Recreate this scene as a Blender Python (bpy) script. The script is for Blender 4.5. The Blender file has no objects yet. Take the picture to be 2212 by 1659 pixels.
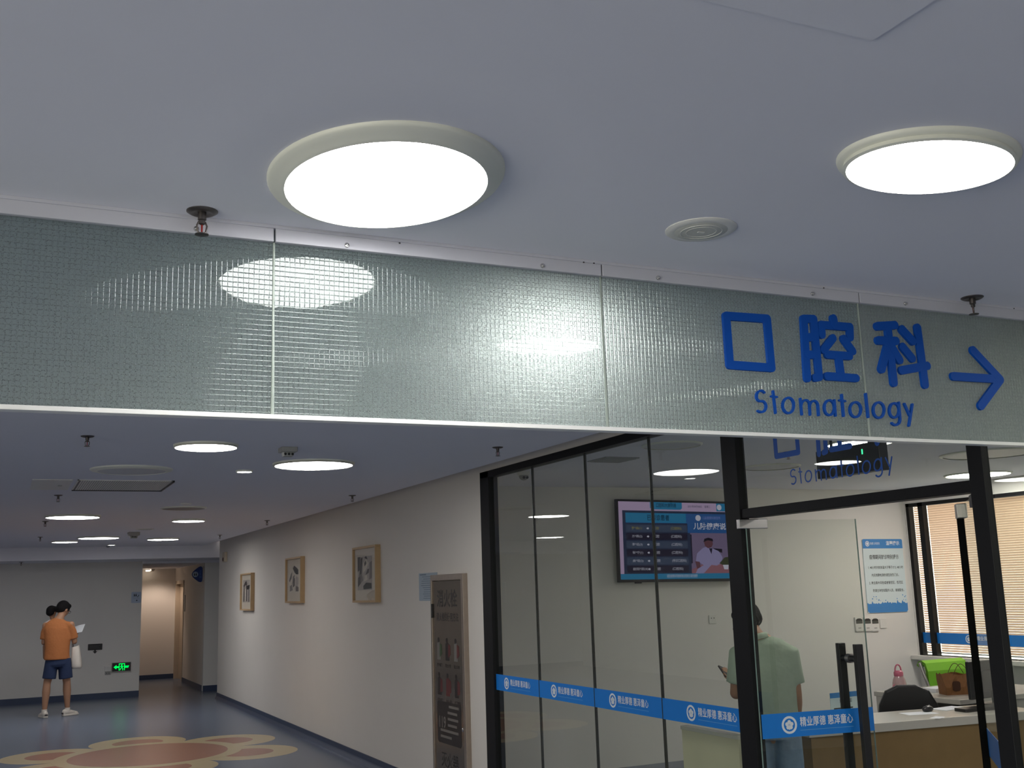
import bpy, math, random
from mathutils import Vector, Matrix
from math import sin, cos, pi, radians

# ------------------------------------------------------------------ camera, world, exposure
SC = bpy.context.scene
COL = SC.collection
FPX, IW, IH, HC = 2326.34, 2212, 1659, 1.75
YAW, PIT, ROL = radians(25.2395), radians(10.6293), radians(-1.8658)
_f0 = Vector((sin(YAW), cos(YAW), 0)); _r0 = Vector((cos(YAW), -sin(YAW), 0)); _u0 = Vector((0, 0, 1))
FWD = _f0*cos(PIT) + _u0*sin(PIT); _u1 = -_f0*sin(PIT) + _u0*cos(PIT)
RGT = _r0*cos(ROL) + _u1*sin(ROL); UPV = -_r0*sin(ROL) + _u1*cos(ROL)
EYE = Vector((0, 0, HC))
cam = bpy.data.cameras.new('camera'); camo = bpy.data.objects.new('camera', cam); COL.objects.link(camo)
m = Matrix((RGT, UPV, -FWD)).transposed().to_4x4(); m.translation = EYE
camo.matrix_world = m
cam.sensor_width = 36; cam.lens = 36*FPX/IW; cam.clip_start = .05; cam.clip_end = 200
SC.camera = camo
LAMP = 19.5          # radiance of the ceiling lamp diffusers
ROOML = 28.0         # lamps of the clinic room
w = bpy.data.worlds.new('world'); SC.world = w; w.use_nodes = True
w.node_tree.nodes['Background'].inputs[0].default_value = (1.0, .93, .82, 1)
w.node_tree.nodes['Background'].inputs[1].default_value = 5.0     # daylight behind the blinds
vs = SC.view_settings
SC.display_settings.display_device = 'sRGB'
vs.view_transform = 'Standard'; vs.look = 'None'; vs.gamma = 1; vs.exposure = 0.3
try: vs.use_curve_mapping = False
except Exception: pass

# ------------------------------------------------------------------ pixel of the photograph -> point on a known plane
def ray(x, y): return RGT*((x-IW/2)/FPX) - UPV*((y-IH/2)/FPX) + FWD
def hit(x, y, p0, n):
    d = ray(x, y); n = Vector(n); return EYE + d*((Vector(p0)-EYE).dot(n)/d.dot(n))
def PX(x, y, v): return hit(x, y, (v, 0, 0), (1, 0, 0))
def PY(x, y, v): return hit(x, y, (0, v, 0), (0, 1, 0))
def PZ(x, y, v): return hit(x, y, (0, 0, v), (0, 0, 1))
XW, H, KS = 3.466, 2.637, .9172
SY = 2.531
XG = 3.52           # centre plane of the glass partition
def WP(x, y): return PX(x, y, XW)
def CP(x, y): return PZ(x, y, H)

# ------------------------------------------------------------------ materials
def lin(c):
    return tuple((v/12.92 if v <= .04045 else ((v+.055)/1.055)**2.4) for v in [k/255 for k in c])
MATS = {}
def mat(name, col, rough=.6, metal=0., spec=.5, emit=None, es=1., noise=0., nscale=20., bump=0., bscale=200., trans=0., alpha=None, coat=0.):
    if name in MATS: return MATS[name]
    M = bpy.data.materials.new(name); M.use_nodes = True; nt = M.node_tree; b = nt.nodes['Principled BSDF']
    c = (*col, 1)
    b.inputs['Base Color'].default_value = c; b.inputs['Roughness'].default_value = rough
    b.inputs['Metallic'].default_value = metal; b.inputs['Specular IOR Level'].default_value = spec
    b.inputs['Transmission Weight'].default_value = trans; b.inputs['Coat Weight'].default_value = coat
    if emit is not None:
        b.inputs['Emission Color'].default_value = (*emit, 1); b.inputs['Emission Strength'].default_value = es
    tc = nt.nodes.new('ShaderNodeTexCoord')
    if noise:
        n = nt.nodes.new('ShaderNodeTexNoise'); n.inputs['Scale'].default_value = nscale; n.inputs['Detail'].default_value = 4
        nt.links.new(tc.outputs['Object'], n.inputs['Vector'])
        mx = nt.nodes.new('ShaderNodeMix'); mx.data_type = 'RGBA'
        mx.inputs[6].default_value = tuple(v*(1-noise) for v in col)+(1,); mx.inputs[7].default_value = tuple(min(1, v*(1+noise)) for v in col)+(1,)
        nt.links.new(n.outputs['Fac'], mx.inputs[0]); nt.links.new(mx.outputs[2], b.inputs['Base Color'])
    if bump:
        n = nt.nodes.new('ShaderNodeTexNoise'); n.inputs['Scale'].default_value = bscale; n.inputs['Detail'].default_value = 3
        nt.links.new(tc.outputs['Object'], n.inputs['Vector'])
        bp = nt.nodes.new('ShaderNodeBump'); bp.inputs['Strength'].default_value = bump; bp.inputs['Distance'].default_value = .01 if bscale > 12 else .018
        nt.links.new(n.outputs['Fac'], bp.inputs['Height']); nt.links.new(bp.outputs[0], b.inputs['Normal'])
    MATS[name] = M; return M
def S(name, rgb, **k): return mat(name, lin(rgb), **k)

WALL = mat('wall_paint', (.72, .70, .67), rough=.7, noise=.02, nscale=3, bump=.04, bscale=250)
WALL2 = mat('wall_paint_beige', (.74, .69, .63), rough=.7, noise=.02, nscale=3, bump=.04, bscale=250)
CEIL = mat('ceiling_paint', (.76, .755, .82), rough=.85, noise=.012, nscale=1.5, bump=.02, bscale=180)
FLOORM = mat('vinyl_floor', (.125, .155, .225), rough=.24, noise=.16, nscale=160, spec=.5)
BASE = mat('skirting_vinyl', (.036, .055, .11), rough=.4, noise=.1, nscale=60)
BLACK = mat('black_aluminium', (.008, .008, .009), rough=.5, spec=.25, noise=.1, nscale=40)
WHITE = mat('white_enamel', (.78, .78, .76), rough=.35, noise=.01, nscale=10)
TRIMM = mat('lamp_trim', (.74, .74, .66), rough=.4, noise=.02, nscale=8)
CHROME = mat('chrome', (.62, .61, .6), rough=.18, metal=1, noise=.05, nscale=30)
STEEL = mat('brushed_steel', (.42, .40, .38), rough=.3, metal=1, noise=.1, nscale=50)
DARKM = mat('dark_metal', (.05, .045, .045), rough=.4, metal=.6, noise=.1, nscale=60)
CREAM = mat('inlay_cream', (.58, .46, .27), rough=.26, noise=.05, nscale=90)
SALMON = mat('inlay_salmon', (.40, .19, .125), rough=.26, noise=.05, nscale=90)
BLUE = mat('sticker_blue', (.005, .19, .64), rough=.45, noise=.03, nscale=30)
PRINTW = mat('print_white', (.75, .78, .82), rough=.5, noise=.01, nscale=20)
PRINTL = mat('print_light_blue', (.12, .34, .68), rough=.5, noise=.01, nscale=20)
ACRYL = mat('blue_acrylic', (.006, .070, .37), rough=.6, noise=.02, nscale=20, spec=.1)
INK = mat('print_ink', (.02, .022, .03), rough=.6, noise=.02, nscale=30)
PLAST = mat('white_plastic', (.70, .69, .66), rough=.4, noise=.01, nscale=20)
PLASG = mat('grey_plastic', (.32, .32, .31), rough=.45, noise=.03, nscale=30)
BLKP = mat('black_plastic', (.012, .012, .013), rough=.4, noise=.1, nscale=30)
WOOD = mat('pale_oak', (.50, .34, .18), rough=.5, noise=.12, nscale=14)
DESKW = mat('desk_oak', (.26, .165, .062), rough=.5, noise=.12, nscale=9, bump=.05, bscale=60)
DTOP = mat('desk_top_white', (.60, .57, .50), rough=.22, noise=.02, nscale=10)
PAPER = mat('paper', (.78, .80, .83), rough=.7, noise=.01, nscale=10)
GREEN = mat('green_vinyl', (.17, .42, .025), rough=.4, noise=.05, nscale=12)
KRAFT = mat('kraft_paper', (.22, .095, .03), rough=.7, noise=.25, nscale=18, bump=.5, bscale=25)
OFFL = mat('lamp_off_diffuser', (.58, .58, .60), rough=.5, noise=.01, nscale=9)

def emit(name, col, s):
    if name in MATS: return MATS[name]
    M = bpy.data.materials.new(name); M.use_nodes = True; nt = M.node_tree
    nt.nodes.clear(); o = nt.nodes.new('ShaderNodeOutputMaterial'); e = nt.nodes.new('ShaderNodeEmission')
    e.inputs[0].default_value = (*col, 1); e.inputs[1].default_value = s; nt.links.new(e.outputs[0], o.inputs[0])
    MATS[name] = M; return M
LAMPM = emit('lamp_glow', (1, .985, .97), LAMP)
ROOMM = emit('room_lamp_glow', (1, .96, .88), ROOML)
GRN = emit('exit_green', (.0, .8, .08), 1.3)
GLED = emit('green_led', (.05, 1, .3), 2)

def clear_glass(name, tint):
    M = bpy.data.materials.new(name); M.use_nodes = True; nt = M.node_tree; nt.nodes.clear()
    N = nt.nodes.new; L = nt.links.new
    o = N('ShaderNodeOutputMaterial'); mx = N('ShaderNodeMixShader'); t = N('ShaderNodeBsdfTransparent'); g = N('ShaderNodeBsdfGlossy')
    t.inputs[0].default_value = (*tint, 1); g.inputs['Roughness'].default_value = .0; g.inputs[0].default_value = (.9, .92, .9, 1)
    fr = N('ShaderNodeFresnel'); fr.inputs[0].default_value = 1.5
    ge = N('ShaderNodeNewGeometry'); iv = N('ShaderNodeMath'); iv.operation = 'SUBTRACT'; iv.inputs[0].default_value = 1
    L(ge.outputs['Backfacing'], iv.inputs[1])
    mu = N('ShaderNodeMath'); mu.operation = 'MULTIPLY'; mu.inputs[1].default_value = 1.2; mn = N('ShaderNodeMath'); mn.operation = 'MINIMUM'; mn.inputs[1].default_value = .19; L(fr.outputs[0], mn.inputs[0]); L(mn.outputs[0], mu.inputs[0])
    m2 = N('ShaderNodeMath'); m2.operation = 'MULTIPLY'; m2.use_clamp = True; L(mu.outputs[0], m2.inputs[0]); L(iv.outputs[0], m2.inputs[1])
    L(m2.outputs[0], mx.inputs[0]); L(t.outputs[0], mx.inputs[1]); L(g.outputs[0], mx.inputs[2]); L(mx.outputs[0], o.inputs[0])
    MATS[name] = M; return M
GLASS = clear_glass('clear_glass', (.92, .94, .92))
GLASS2 = clear_glass('picture_glass', (.97, .97, .97))

def sign_glass():
    # front: smooth pressed 13 mm grid (sharp reflections); back: rough scattering face
    out = []
    for side in ('front', 'back', 'rough_front'):
        M = bpy.data.materials.new('grid_glass_'+side); M.use_nodes = True; nt = M.node_tree; nt.nodes.clear()
        N = nt.nodes.new; L = nt.links.new
        o = N('ShaderNodeOutputMaterial'); g = N('ShaderNodeBsdfGlass'); g.inputs['IOR'].default_value = 1.5
        tc = N('ShaderNodeTexCoord'); sp = N('ShaderNodeSeparateXYZ'); L(tc.outputs['Object'], sp.inputs[0])
        hs = []
        for ax in (0, 2):
            a = N('ShaderNodeMath'); a.operation = 'MULTIPLY'; a.inputs[1].default_value = 1/.0125; L(sp.outputs[ax], a.inputs[0])
            f = N('ShaderNodeMath'); f.operation = 'PINGPONG'; f.inputs[1].default_value = .5; L(a.outputs[0], f.inputs[0])
            r = N('ShaderNodeMapRange'); r.inputs[1].default_value = 0; r.inputs[2].default_value = .11 if side == 'front' else .2
            r.interpolation_type = 'SMOOTHSTEP'; L(f.outputs[0], r.inputs[0]); hs.append(r)
        mn = N('ShaderNodeMath'); mn.operation = 'MULTIPLY'; L(hs[0].outputs[0], mn.inputs[0]); L(hs[1].outputs[0], mn.inputs[1])
        b1 = N('ShaderNodeBump'); b1.inputs['Distance'].default_value = .0016; b1.inputs['Strength'].default_value = {'front': .30, 'back': .7, 'rough_front': 1.0}[side]
        L(mn.outputs[0], b1.inputs['Height'])
        n = N('ShaderNodeTexNoise'); L(tc.outputs['Object'], n.inputs['Vector'])
        b2 = N('ShaderNodeBump'); L(b1.outputs[0], b2.inputs['Normal']); L(n.outputs['Fac'], b2.inputs['Height'])
        if side == 'front':
            g.inputs['Color'].default_value = (.90, .95, .93, 1); g.inputs['Roughness'].default_value = .0
            n.inputs['Scale'].default_value = 48; n.inputs['Detail'].default_value = 1; b2.inputs['Strength'].default_value = .10; b2.inputs['Distance'].default_value = .0009
            L(b2.outputs[0], g.inputs['Normal']); L(g.outputs[0], o.inputs[0])
        else:
            g.inputs['Color'].default_value = (.90, .95, .93, 1); g.inputs['Roughness'].default_value = .50 if side == 'back' else .26
            n.inputs['Scale'].default_value = 420; n.inputs['Detail'].default_value = 2; b2.inputs['Strength'].default_value = .8; b2.inputs['Distance'].default_value = .0026
            L(b2.outputs[0], g.inputs['Normal'])
            d = N('ShaderNodeBsdfTranslucent'); d.inputs[0].default_value = (.58, .62, .61, 1); L(b2.outputs[0], d.inputs['Normal'])
            d2 = N('ShaderNodeBsdfDiffuse'); d2.inputs[0].default_value = (.47, .51, .505, 1)
            a1 = N('ShaderNodeMixShader'); a1.inputs[0].default_value = .5; L(d.outputs[0], a1.inputs[1]); L(d2.outputs[0], a1.inputs[2])
            mx = N('ShaderNodeMixShader'); mx.inputs[0].default_value = .42 if side == 'back' else .22; L(g.outputs[0], mx.inputs[1]); L(a1.outputs[0], mx.inputs[2])
            L(mx.outputs[0], o.inputs[0])
        out.append(M)
    return out
SGF, SGB, SGR = sign_glass()

def slat_mat():
    M = bpy.data.materials.new('blind_slat'); M.use_nodes = True; nt = M.node_tree; nt.nodes.clear(); N = nt.nodes.new; L = nt.links.new
    o = N('ShaderNodeOutputMaterial'); d = N('ShaderNodeBsdfDiffuse'); t = N('ShaderNodeBsdfTranslucent'); mx = N('ShaderNodeMixShader')
    d.inputs[0].default_value = (.52, .39, .31, 1); t.inputs[0].default_value = (.50, .36, .27, 1); mx.inputs[0].default_value = .26
    L(d.outputs[0], mx.inputs[1]); L(t.outputs[0], mx.inputs[2]); L(mx.outputs[0], o.inputs[0]); return M
SLAT = slat_mat()

# ------------------------------------------------------------------ mesh building
class MB:
    def __init__(s): s.v = []; s.f = []; s.m = []
    def add(s, vs, fs, mi=0, M=None):
        o = len(s.v)
        s.v += [tuple(M @ Vector(p)) if M is not None else tuple(p) for p in vs]
        s.f += [tuple(i+o for i in f) for f in fs]; s.m += [mi]*len(fs); return s
    def box(s, a, b, mi=0, M=None):
        (x0, y0, z0), (x1, y1, z1) = [[f(p, q) for p, q in zip(a, b)] for f in (min, max)]
        return s.add([(x0,y0,z0),(x1,y0,z0),(x1,y1,z0),(x0,y1,z0),(x0,y0,z1),(x1,y0,z1),(x1,y1,z1),(x0,y1,z1)],
            [(0,3,2,1),(4,5,6,7),(0,1,5,4),(1,2,6,5),(2,3,7,6),(3,0,4,7)], mi, M)
    def prism(s, pts, h0, h1, mi=0, M=None):
        # polygon in local XY, extruded in Z
        n = len(pts); A = sum(pts[i][0]*pts[(i+1)%n][1]-pts[(i+1)%n][0]*pts[i][1] for i in range(n))
        if A < 0: pts = pts[::-1]
        vs = [(p[0], p[1], h0) for p in pts]+[(p[0], p[1], h1) for p in pts]
        fs = [tuple(range(n-1, -1, -1)), tuple(range(n, 2*n))]+[(i, (i+1)%n, n+(i+1)%n, n+i) for i in range(n)]
        return s.add(vs, fs, mi, M)
    def ring(s, ro, ri, h0, h1, seg=32, mi=0, M=None, sx=1):
        vs = []
        for r, h in ((ro,h0),(ro,h1),(ri,h1),(ri,h0)): vs += [(r*cos(2*pi*i/seg)*sx, r*sin(2*pi*i/seg), h) for i in range(seg)]
        fs = []
        for k in range(4):
            for i in range(seg): j = (i+1)%seg; k2 = (k+1)%4; fs.append((k*seg+i, k*seg+j, k2*seg+j, k2*seg+i))
        return s.add(vs, fs, mi, M)
    def lathe(s, prof, seg=32, mi=0, M=None, cap=True):
        vs = []; fs = []
        for r, z in prof: vs += [(r*cos(2*pi*i/seg), r*sin(2*pi*i/seg), z) for i in range(seg)]
        for k in range(len(prof)-1):
            for i in range(seg): j = (i+1)%seg; fs.append((k*seg+i, k*seg+j, (k+1)*seg+j, (k+1)*seg+i))
        if cap:
            fs.append(tuple(range(seg-1, -1, -1))); fs.append(tuple(range((len(prof)-1)*seg, len(prof)*seg)))
        return s.add(vs, fs, mi, M)
    def cyl(s, r, a, b, seg=16, mi=0):
        return s.tube([a, b], [r, r], seg, mi)
    def tube(s, pts, rad, seg=12, mi=0, flat=1., side=None, cap=True, dome=False):
        pts = [Vector(p) for p in pts]; n = len(pts)
        if not hasattr(rad, '__len__'): rad = [rad]*n
        fl = flat if hasattr(flat, '__len__') else [flat]*n
        pts2, rad2, fl2, tan = [], [], [], []
        T = [((pts[min(i+1, n-1)]-pts[max(i-1, 0)]).normalized()) for i in range(n)]
        for i in range(n): pts2.append(pts[i]); rad2.append(rad[i]); fl2.append(fl[i]); tan.append(T[i])
        if dome:
            for k in (.5, .86):
                q = math.sqrt(1-k*k)
                pts2.insert(0, pts[0]-T[0]*rad[0]*k*.9); rad2.insert(0, rad[0]*q); fl2.insert(0, fl[0]); tan.insert(0, T[0])
                pts2.append(pts[-1]+T[-1]*rad[-1]*k*.9); rad2.append(rad[-1]*q); fl2.append(fl[-1]); tan.append(T[-1])
        up = Vector(side) if side is not None else (Vector((0, 0, 1)) if abs(T[0].z) < .9 else Vector((1, 0, 0)))
        vs = []
        for p, r, fq, t in zip(pts2, rad2, fl2, tan):
            a = (up - t*up.dot(t))
            if a.length < 1e-4: a = Vector((1, 0, 0)) - t*t.x
            a.normalize(); b = t.cross(a)
            if side is None: up = a
            vs += [tuple(p+a*(r*cos(2*pi*i/seg))+b*(r*fq*sin(2*pi*i/seg))) for i in range(seg)]
        fs = []
        N = len(pts2)
        for k in range(N-1):
            for i in range(seg): j = (i+1)%seg; fs.append((k*seg+i, k*seg+j, (k+1)*seg+j, (k+1)*seg+i))
        if cap: fs.append(tuple(range(seg-1, -1, -1))); fs.append(tuple(range((N-1)*seg, N*seg)))
        return s.add(vs, fs, mi)
    def ball(s, c, r, mi=0, seg=16, rings=10, M=None):
        r = r if hasattr(r, '__len__') else (r, r, r)
        vs = [(0, 0, 1)]
        for k in range(1, rings): vs += [(sin(pi*k/rings)*cos(2*pi*i/seg), sin(pi*k/rings)*sin(2*pi*i/seg), cos(pi*k/rings)) for i in range(seg)]
        vs.append((0, 0, -1)); fs = []
        for i in range(seg): fs.append((0, 1+i, 1+(i+1)%seg))
        for k in range(rings-2):
            for i in range(seg): j = (i+1)%seg; a = 1+k*seg; fs.append((a+i, a+seg+i, a+seg+j, a+j))
        e = len(vs)-1; a = 1+(rings-2)*seg
        for i in range(seg): fs.append((e, a+(i+1)%seg, a+i))
        T = Matrix.Translation(c) @ (M if M is not None else Matrix.Identity(4)) @ Matrix.Diagonal((*r, 1))
        return s.add(vs, fs, mi, T)
    def stroke(s, pts, wd, h0, h1, mi=0, M=None, closed=False, seg=10):
        # flat ribbon with round joins in local XY
        pts = [Vector((p[0], p[1])) for p in pts]; r = wd/2
        L = list(zip(pts, pts[1:]+pts[:1])) if closed else list(zip(pts, pts[1:]))
        for k, (a, b) in enumerate(L):
            d = b-a
            if d.length < 1e-6: continue
            an = math.atan2(d.y, d.x)
            P = [(a.x+r*cos(an+pi/2+pi*i/seg), a.y+r*sin(an+pi/2+pi*i/seg)) for i in range(seg+1)]
            P += [(b.x+r*cos(an-pi/2+pi*i/seg), b.y+r*sin(an-pi/2+pi*i/seg)) for i in range(seg+1)]
            MB.ns = (getattr(MB, 'ns', 0)+1) % 13; e = MB.ns*(h1-h0)*.014
            s.prism(P, h0, h1+e, mi, M)
        return s
    def text(s, body, size, M, mi=0, bold=.0, ext=0., align='LEFT', squeeze=None):
        c = bpy.data.curves.new('t', 'FONT'); c.body = body; c.size = size; c.offset = bold*size; c.extrude = ext
        c.align_x = align; c.align_y = 'CENTER'; c.resolution_u = 3
        o = bpy.data.objects.new('t', c); COL.objects.link(o)
        dg = bpy.context.evaluated_depsgraph_get(); me = bpy.data.meshes.new_from_object(o.evaluated_get(dg))
        vs = [tuple(v.co) for v in me.vertices]; fs = [tuple(p.vertices) for p in me.polygons]
        bpy.data.objects.remove(o); bpy.data.curves.remove(c); bpy.data.meshes.remove(me)
        if squeeze and vs:
            xs = [v[0] for v in vs]; w0 = max(xs)-min(xs); k = squeeze/max(w0, 1e-6); vs = [(v[0]*k, v[1], v[2]) for v in vs]
        return s.add(vs, fs, mi, M)
    def mesh(s, name, mats, smooth=None):
        me = bpy.data.meshes.new(name); me.from_pydata(s.v, [], s.f)
        for m_ in (mats if isinstance(mats, (list, tuple)) else [mats]): me.materials.append(m_)
        me.polygons.foreach_set('material_index', s.m)
        if smooth is not None:
            me.polygons.foreach_set('use_smooth', [True]*len(me.polygons)); me.update(); me.set_sharp_from_angle(angle=radians(smooth))
        me.update(); return me
    def obj(s, name, mats, parent=None, smooth=None, bevel=0., loc=None):
        o = bpy.data.objects.new(name, s.mesh(name, mats, smooth)); COL.objects.link(o)
        if parent is not None: o.parent = parent
        if loc is not None: o.location = loc
        if bevel:
            b = o.modifiers.new('bevel', 'BEVEL'); b.width = bevel; b.segments = 2; b.limit_method = 'ANGLE'; b.angle_limit = radians(40)
        return o

def thing(name, label, cat, loc=(0, 0, 0), rz=0, group=None):
    o = bpy.data.objects.new(name, None); COL.objects.link(o); o.empty_display_size = .1
    o.location = loc; o.rotation_euler = (0, 0, rz); o['label'] = label; o['category'] = cat
    if group: o['group'] = group
    return o
def tag(o, label, cat, group=None):
    o['label'] = label; o['category'] = cat
    if group: o['group'] = group
    return o
def struct(name, mb, mats, **k):
    o = mb.obj(name, mats, **k); o['kind'] = 'structure'; return o
def dup(root, loc, label, rz=None):
    r = root.copy(); COL.objects.link(r); r.location = loc; r['label'] = label
    if rz is not None: r.rotation_euler = (0, 0, rz)
    for ch in list(root.children):
        c = ch.copy(); COL.objects.link(c); c.parent = r
        for g in ch.children:
            d = g.copy(); COL.objects.link(d); d.parent = c
    return r
def frame(o, ex, ey):
    # local XY axes ex (reading direction), ey (up); local Z = out of the surface
    ex = Vector(ex).normalized(); ey = Vector(ey).normalized(); ez = ex.cross(ey)
    M = Matrix((ex, ey, ez)).transposed().to_4x4(); M.translation = Vector(o); return M

# ------------------------------------------------------------------ shell
X0, X1, Y0, YF = -4.6, 9.46, -5.0, 21.35
fl = struct('floor', MB().box((X0, Y0, -.12), (13.2, 26, 0)), FLOORM)
# flower inlay in the floor (cream petals, salmon heart)
FC = Vector((1.6, 13.42)); hgt = .0006
def disc(c, r, h, n=40, sx=1, sy=1): return [(c[0]+r*sx*cos(2*pi*i/n), c[1]+r*sy*sin(2*pi*i/n)) for i in range(n)]
for k, a in enumerate((150, 90, 30, -30, -90, -150)):
    c = FC + Vector((cos(radians(a)), sin(radians(a))))*1.14
    MB().prism(disc(c, .57, 0), 0, hgt).obj('petal_inlay', CREAM, fl)
    MB().prism(disc(c, .30, 0), hgt, hgt*2).obj('petal_spot_inlay', SALMON, fl)
MB().prism(disc(FC, 1.03, 0, 64), hgt, hgt*3).obj('ring_inlay', CREAM, fl)
MB().prism(disc(FC, .87, 0, 64), hgt, hgt*4).obj('heart_inlay', SALMON, fl)

# corridor ceiling (stops short of the right wall: dark cove between), lower soffit beyond the beam, room ceiling
XE = 3.18
cb = MB().box((X0, Y0, H), (XE, 19.85, H+.06)).box((XE, Y0, 2.90), (XW+.2, 19.85, 3.0)).box((XE, Y0, H), (XE+.012, 19.85, 2.95))
ce = struct('ceiling', cb, CEIL)
hp = [CP(1492, 2), CP(1884, 84)]
MB().box((hp[0].x, hp[1].y-.42, H-.0035), (hp[1].x, hp[1].y, H)).obj('access_panel', CEIL, ce)
MB().box((X0, 19.85, 2.423), (XW+1.2, YF, 2.9)).box((2.34, YF, 2.38), (XW+1.2, 26, 2.9)).obj('soffit_beam', CEIL, ce)
rce = struct('ceiling', MB().box((XW+.1, -1.3, 2.70), (X1+.1, 9.57, 2.82)), CEIL)

# right wall of the corridor and its top strip above the glass
struct('wall_right', MB().box((XW, 8.0, 0), (XW+.16, 19.80, 2.95)).box((XW, -1.2, 2.66), (XW+.16, 8.0, 2.95)), WALL2)
struct('baseboard_right', MB().box((XW-.012, 8.0, 0), (XW, 19.80, .1)).prism([(0, 0), (-.035, 0), (-.012, .035), (0, .06)], 0, 11.8, 0, frame((XW-.006, 8.0, 0), (1, 0, 0), (0, 0, 1)) @ Matrix.Diagonal((1, 1, -1, 1))), BASE)
struct('wall_far', MB().box((X0, YF, 0), (2.336, YF+.12, 2.423)), WALL)
struct('baseboard_far', MB().box((X0, YF-.012, 0), (2.336, YF, .1)), BASE)
struct('wall_recess', MB().box((3.49, YF+.1, 0), (4.7, YF+.22, 2.423)), WALL)
struct('baseboard_recess', MB().box((3.49, YF+.088, 0), (4.7, YF+.1, .1)), BASE)
struct('wall_recess_end', MB().box((4.6, 19.8, 0), (4.72, YF+.1, 2.423)), WALL)
struct('wall_recess_side', MB().box((XW+.02, 19.68, 0), (4.72, 19.8, 2.6)), WALL)
struct('wall_passage_right', MB().box((3.49, YF+.22, 0), (3.61, 24.09, 2.38)).box((3.49, 24.09, 2.05), (3.61, 25.24, 2.38)).box((3.49, 25.24, 0), (3.61, 25.4, 2.38)), WALL2)
struct('baseboard_passage', MB().box((3.478, YF+.23, 0), (3.49, 24.05, .1)), BASE)
struct('wall_passage_left', MB().box((2.216, YF+.12, 0), (2.336, 25.4, 2.38)), WALL2)
struct('wall_passage_end', MB().box((2.2, 25.4, 0), (4.7, 25.52, 2.5)), WALL2)
struct('baseboard_passage_end', MB().box((2.336, 25.388, 0), (3.49, 25.4, .1)), BASE)
DOORB = mat('door_beige', (.50, .41, .31), rough=.5, noise=.08, nscale=10)
d3 = struct('door_3', MB().box((3.57, 24.13, .005), (3.60, 25.20, 2.03)), DOORB)
MB().box((3.475, 24.06, 0), (3.60, 24.13, 2.08)).box((3.475, 25.20, 0), (3.60, 25.27, 2.08)).box((3.475, 24.06, 2.03), (3.60, 25.27, 2.10)).obj('door_frame', DOORB, d3, bevel=.004)
struct('wall_left', MB().box((X0-.12, 2.0, 0), (X0, YF, H)).box((X0-.12, Y0, 0), (X0, 2.0, .25)).box((X0-.12, Y0, 2.45), (X0, 2.0, H)).box((X0-.12, Y0, .25), (X0, -4.6, 2.45)), WALL)
w3 = struct('window_3', MB().box((X0-.08, -4.6, .25), (X0-.03, 2.0, .31)).box((X0-.08, -4.6, 2.39), (X0-.03, 2.0, 2.45)), BLACK)
for k in range(5): MB().box((X0-.08, -4.6+k*1.6375, .31), (X0-.03, -4.55+k*1.6375, 2.39)).obj('mullion', BLACK, w3)
for k in range(4): MB().box((X0-.06, -4.55+k*1.6375, .31), (X0-.052, -4.6+(k+1)*1.6375, 2.39)).obj('pane', GLASS, w3)
PL = bpy.data.lights.new('window_portal', 'AREA'); PL.shape = 'RECTANGLE'; PL.size = 2.1; PL.size_y = 6.5; PL.cycles.is_portal = True
po = bpy.data.objects.new('window_portal', PL); COL.objects.link(po); po.location = (X0-.02, -1.3, 1.35); po.rotation_euler = (0, radians(-90), 0)
struct('wall_near', MB().box((X0, Y0-.12, 0), (XW+1, Y0, 2.98)), WALL)
struct('wall_near_right', MB().box((XW, Y0, 0), (XW+.16, -1.2, 2.95)), WALL)
# clinic room
struct('wall_back', MB().box((XW+.1, 9.45, 0), (9.42, 9.57, 2.72)), WALL)
struct('wall_room_near', MB().box((XW, -1.32, 0), (X1, -1.2, 2.7)), WALL)

# ------------------------------------------------------------------ window_2: outer window of the room, with blinds
def yspan(a, b): return (min(a, b), max(a, b))
struct('wall_window', MB().box((9.42, -1.2, 0), (9.56, 7.6, 2.54)).box((9.42, 7.6, 0), (9.56, 9.57, .84)).box((9.42, -1.2, 2.54), (9.56, 9.57, 2.70)).box((9.42, 9.43, .84), (9.56, 9.57, 2.54)), WALL)
w2 = struct('window_2', MB().box((9.30, -1.2, .80), (9.56, 9.44, .84)), WALL)
MUL = [9.42, 9.215, 7.62]
for i, y in enumerate(MUL): MB().box((9.43, y-.035, .84), (9.50, y+.035, 2.54)).obj('mullion', BLACK, w2)
MB().box((9.43, 7.6, 2.50), (9.50, 9.44, 2.56)).obj('top_rail', BLACK, w2)
for a, b in zip(MUL, MUL[1:]):
    MB().box((9.462, b+.03, .84), (9.468, a-.03, 2.51)).obj('pane', GLASS, w2)
def emblem(mb, M, r, mi_w, mi_b):
    mb.ring(r, r*.74, 0, .0006, 28, mi_w, M)
    for k in range(5):
        a = pi/2+k*2*pi/5; c = (r*.33*cos(a), r*.33*sin(a))
        mb.prism(disc(c, r*.23, 0, 12), 0, .0006, mi_w, M)
    mb.prism([(-r*.06, -r*.55), (r*.06, -r*.55), (r*.05, r*.1), (-r*.05, r*.1)], 0, .0007, mi_w, M)
MOTTO = '精业厚德 惠泽童心'
def strip_print(parent, M, xs, r=.043, tx=.06, tw=.36):
    """emblem + motto printed at each x of the strip; M maps strip plane"""
    for x, t0, t1 in xs:
        e = MB(); emblem(e, M @ Matrix.Translation((x, 0, .0008)), r, 0, 0); e.obj('emblem', PRINTW, parent)
        t = MB(); t.text(MOTTO, .05, M @ Matrix.Translation((t0, .008, .0012)), 0, bold=.012, squeeze=abs(t1-t0))
        t.obj('motto', PRINTW, parent)
        MB().box((t0, -.031, .0008), (t1, -.028, .0012), 0, M).obj('small_print', PRINTL, parent)
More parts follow.
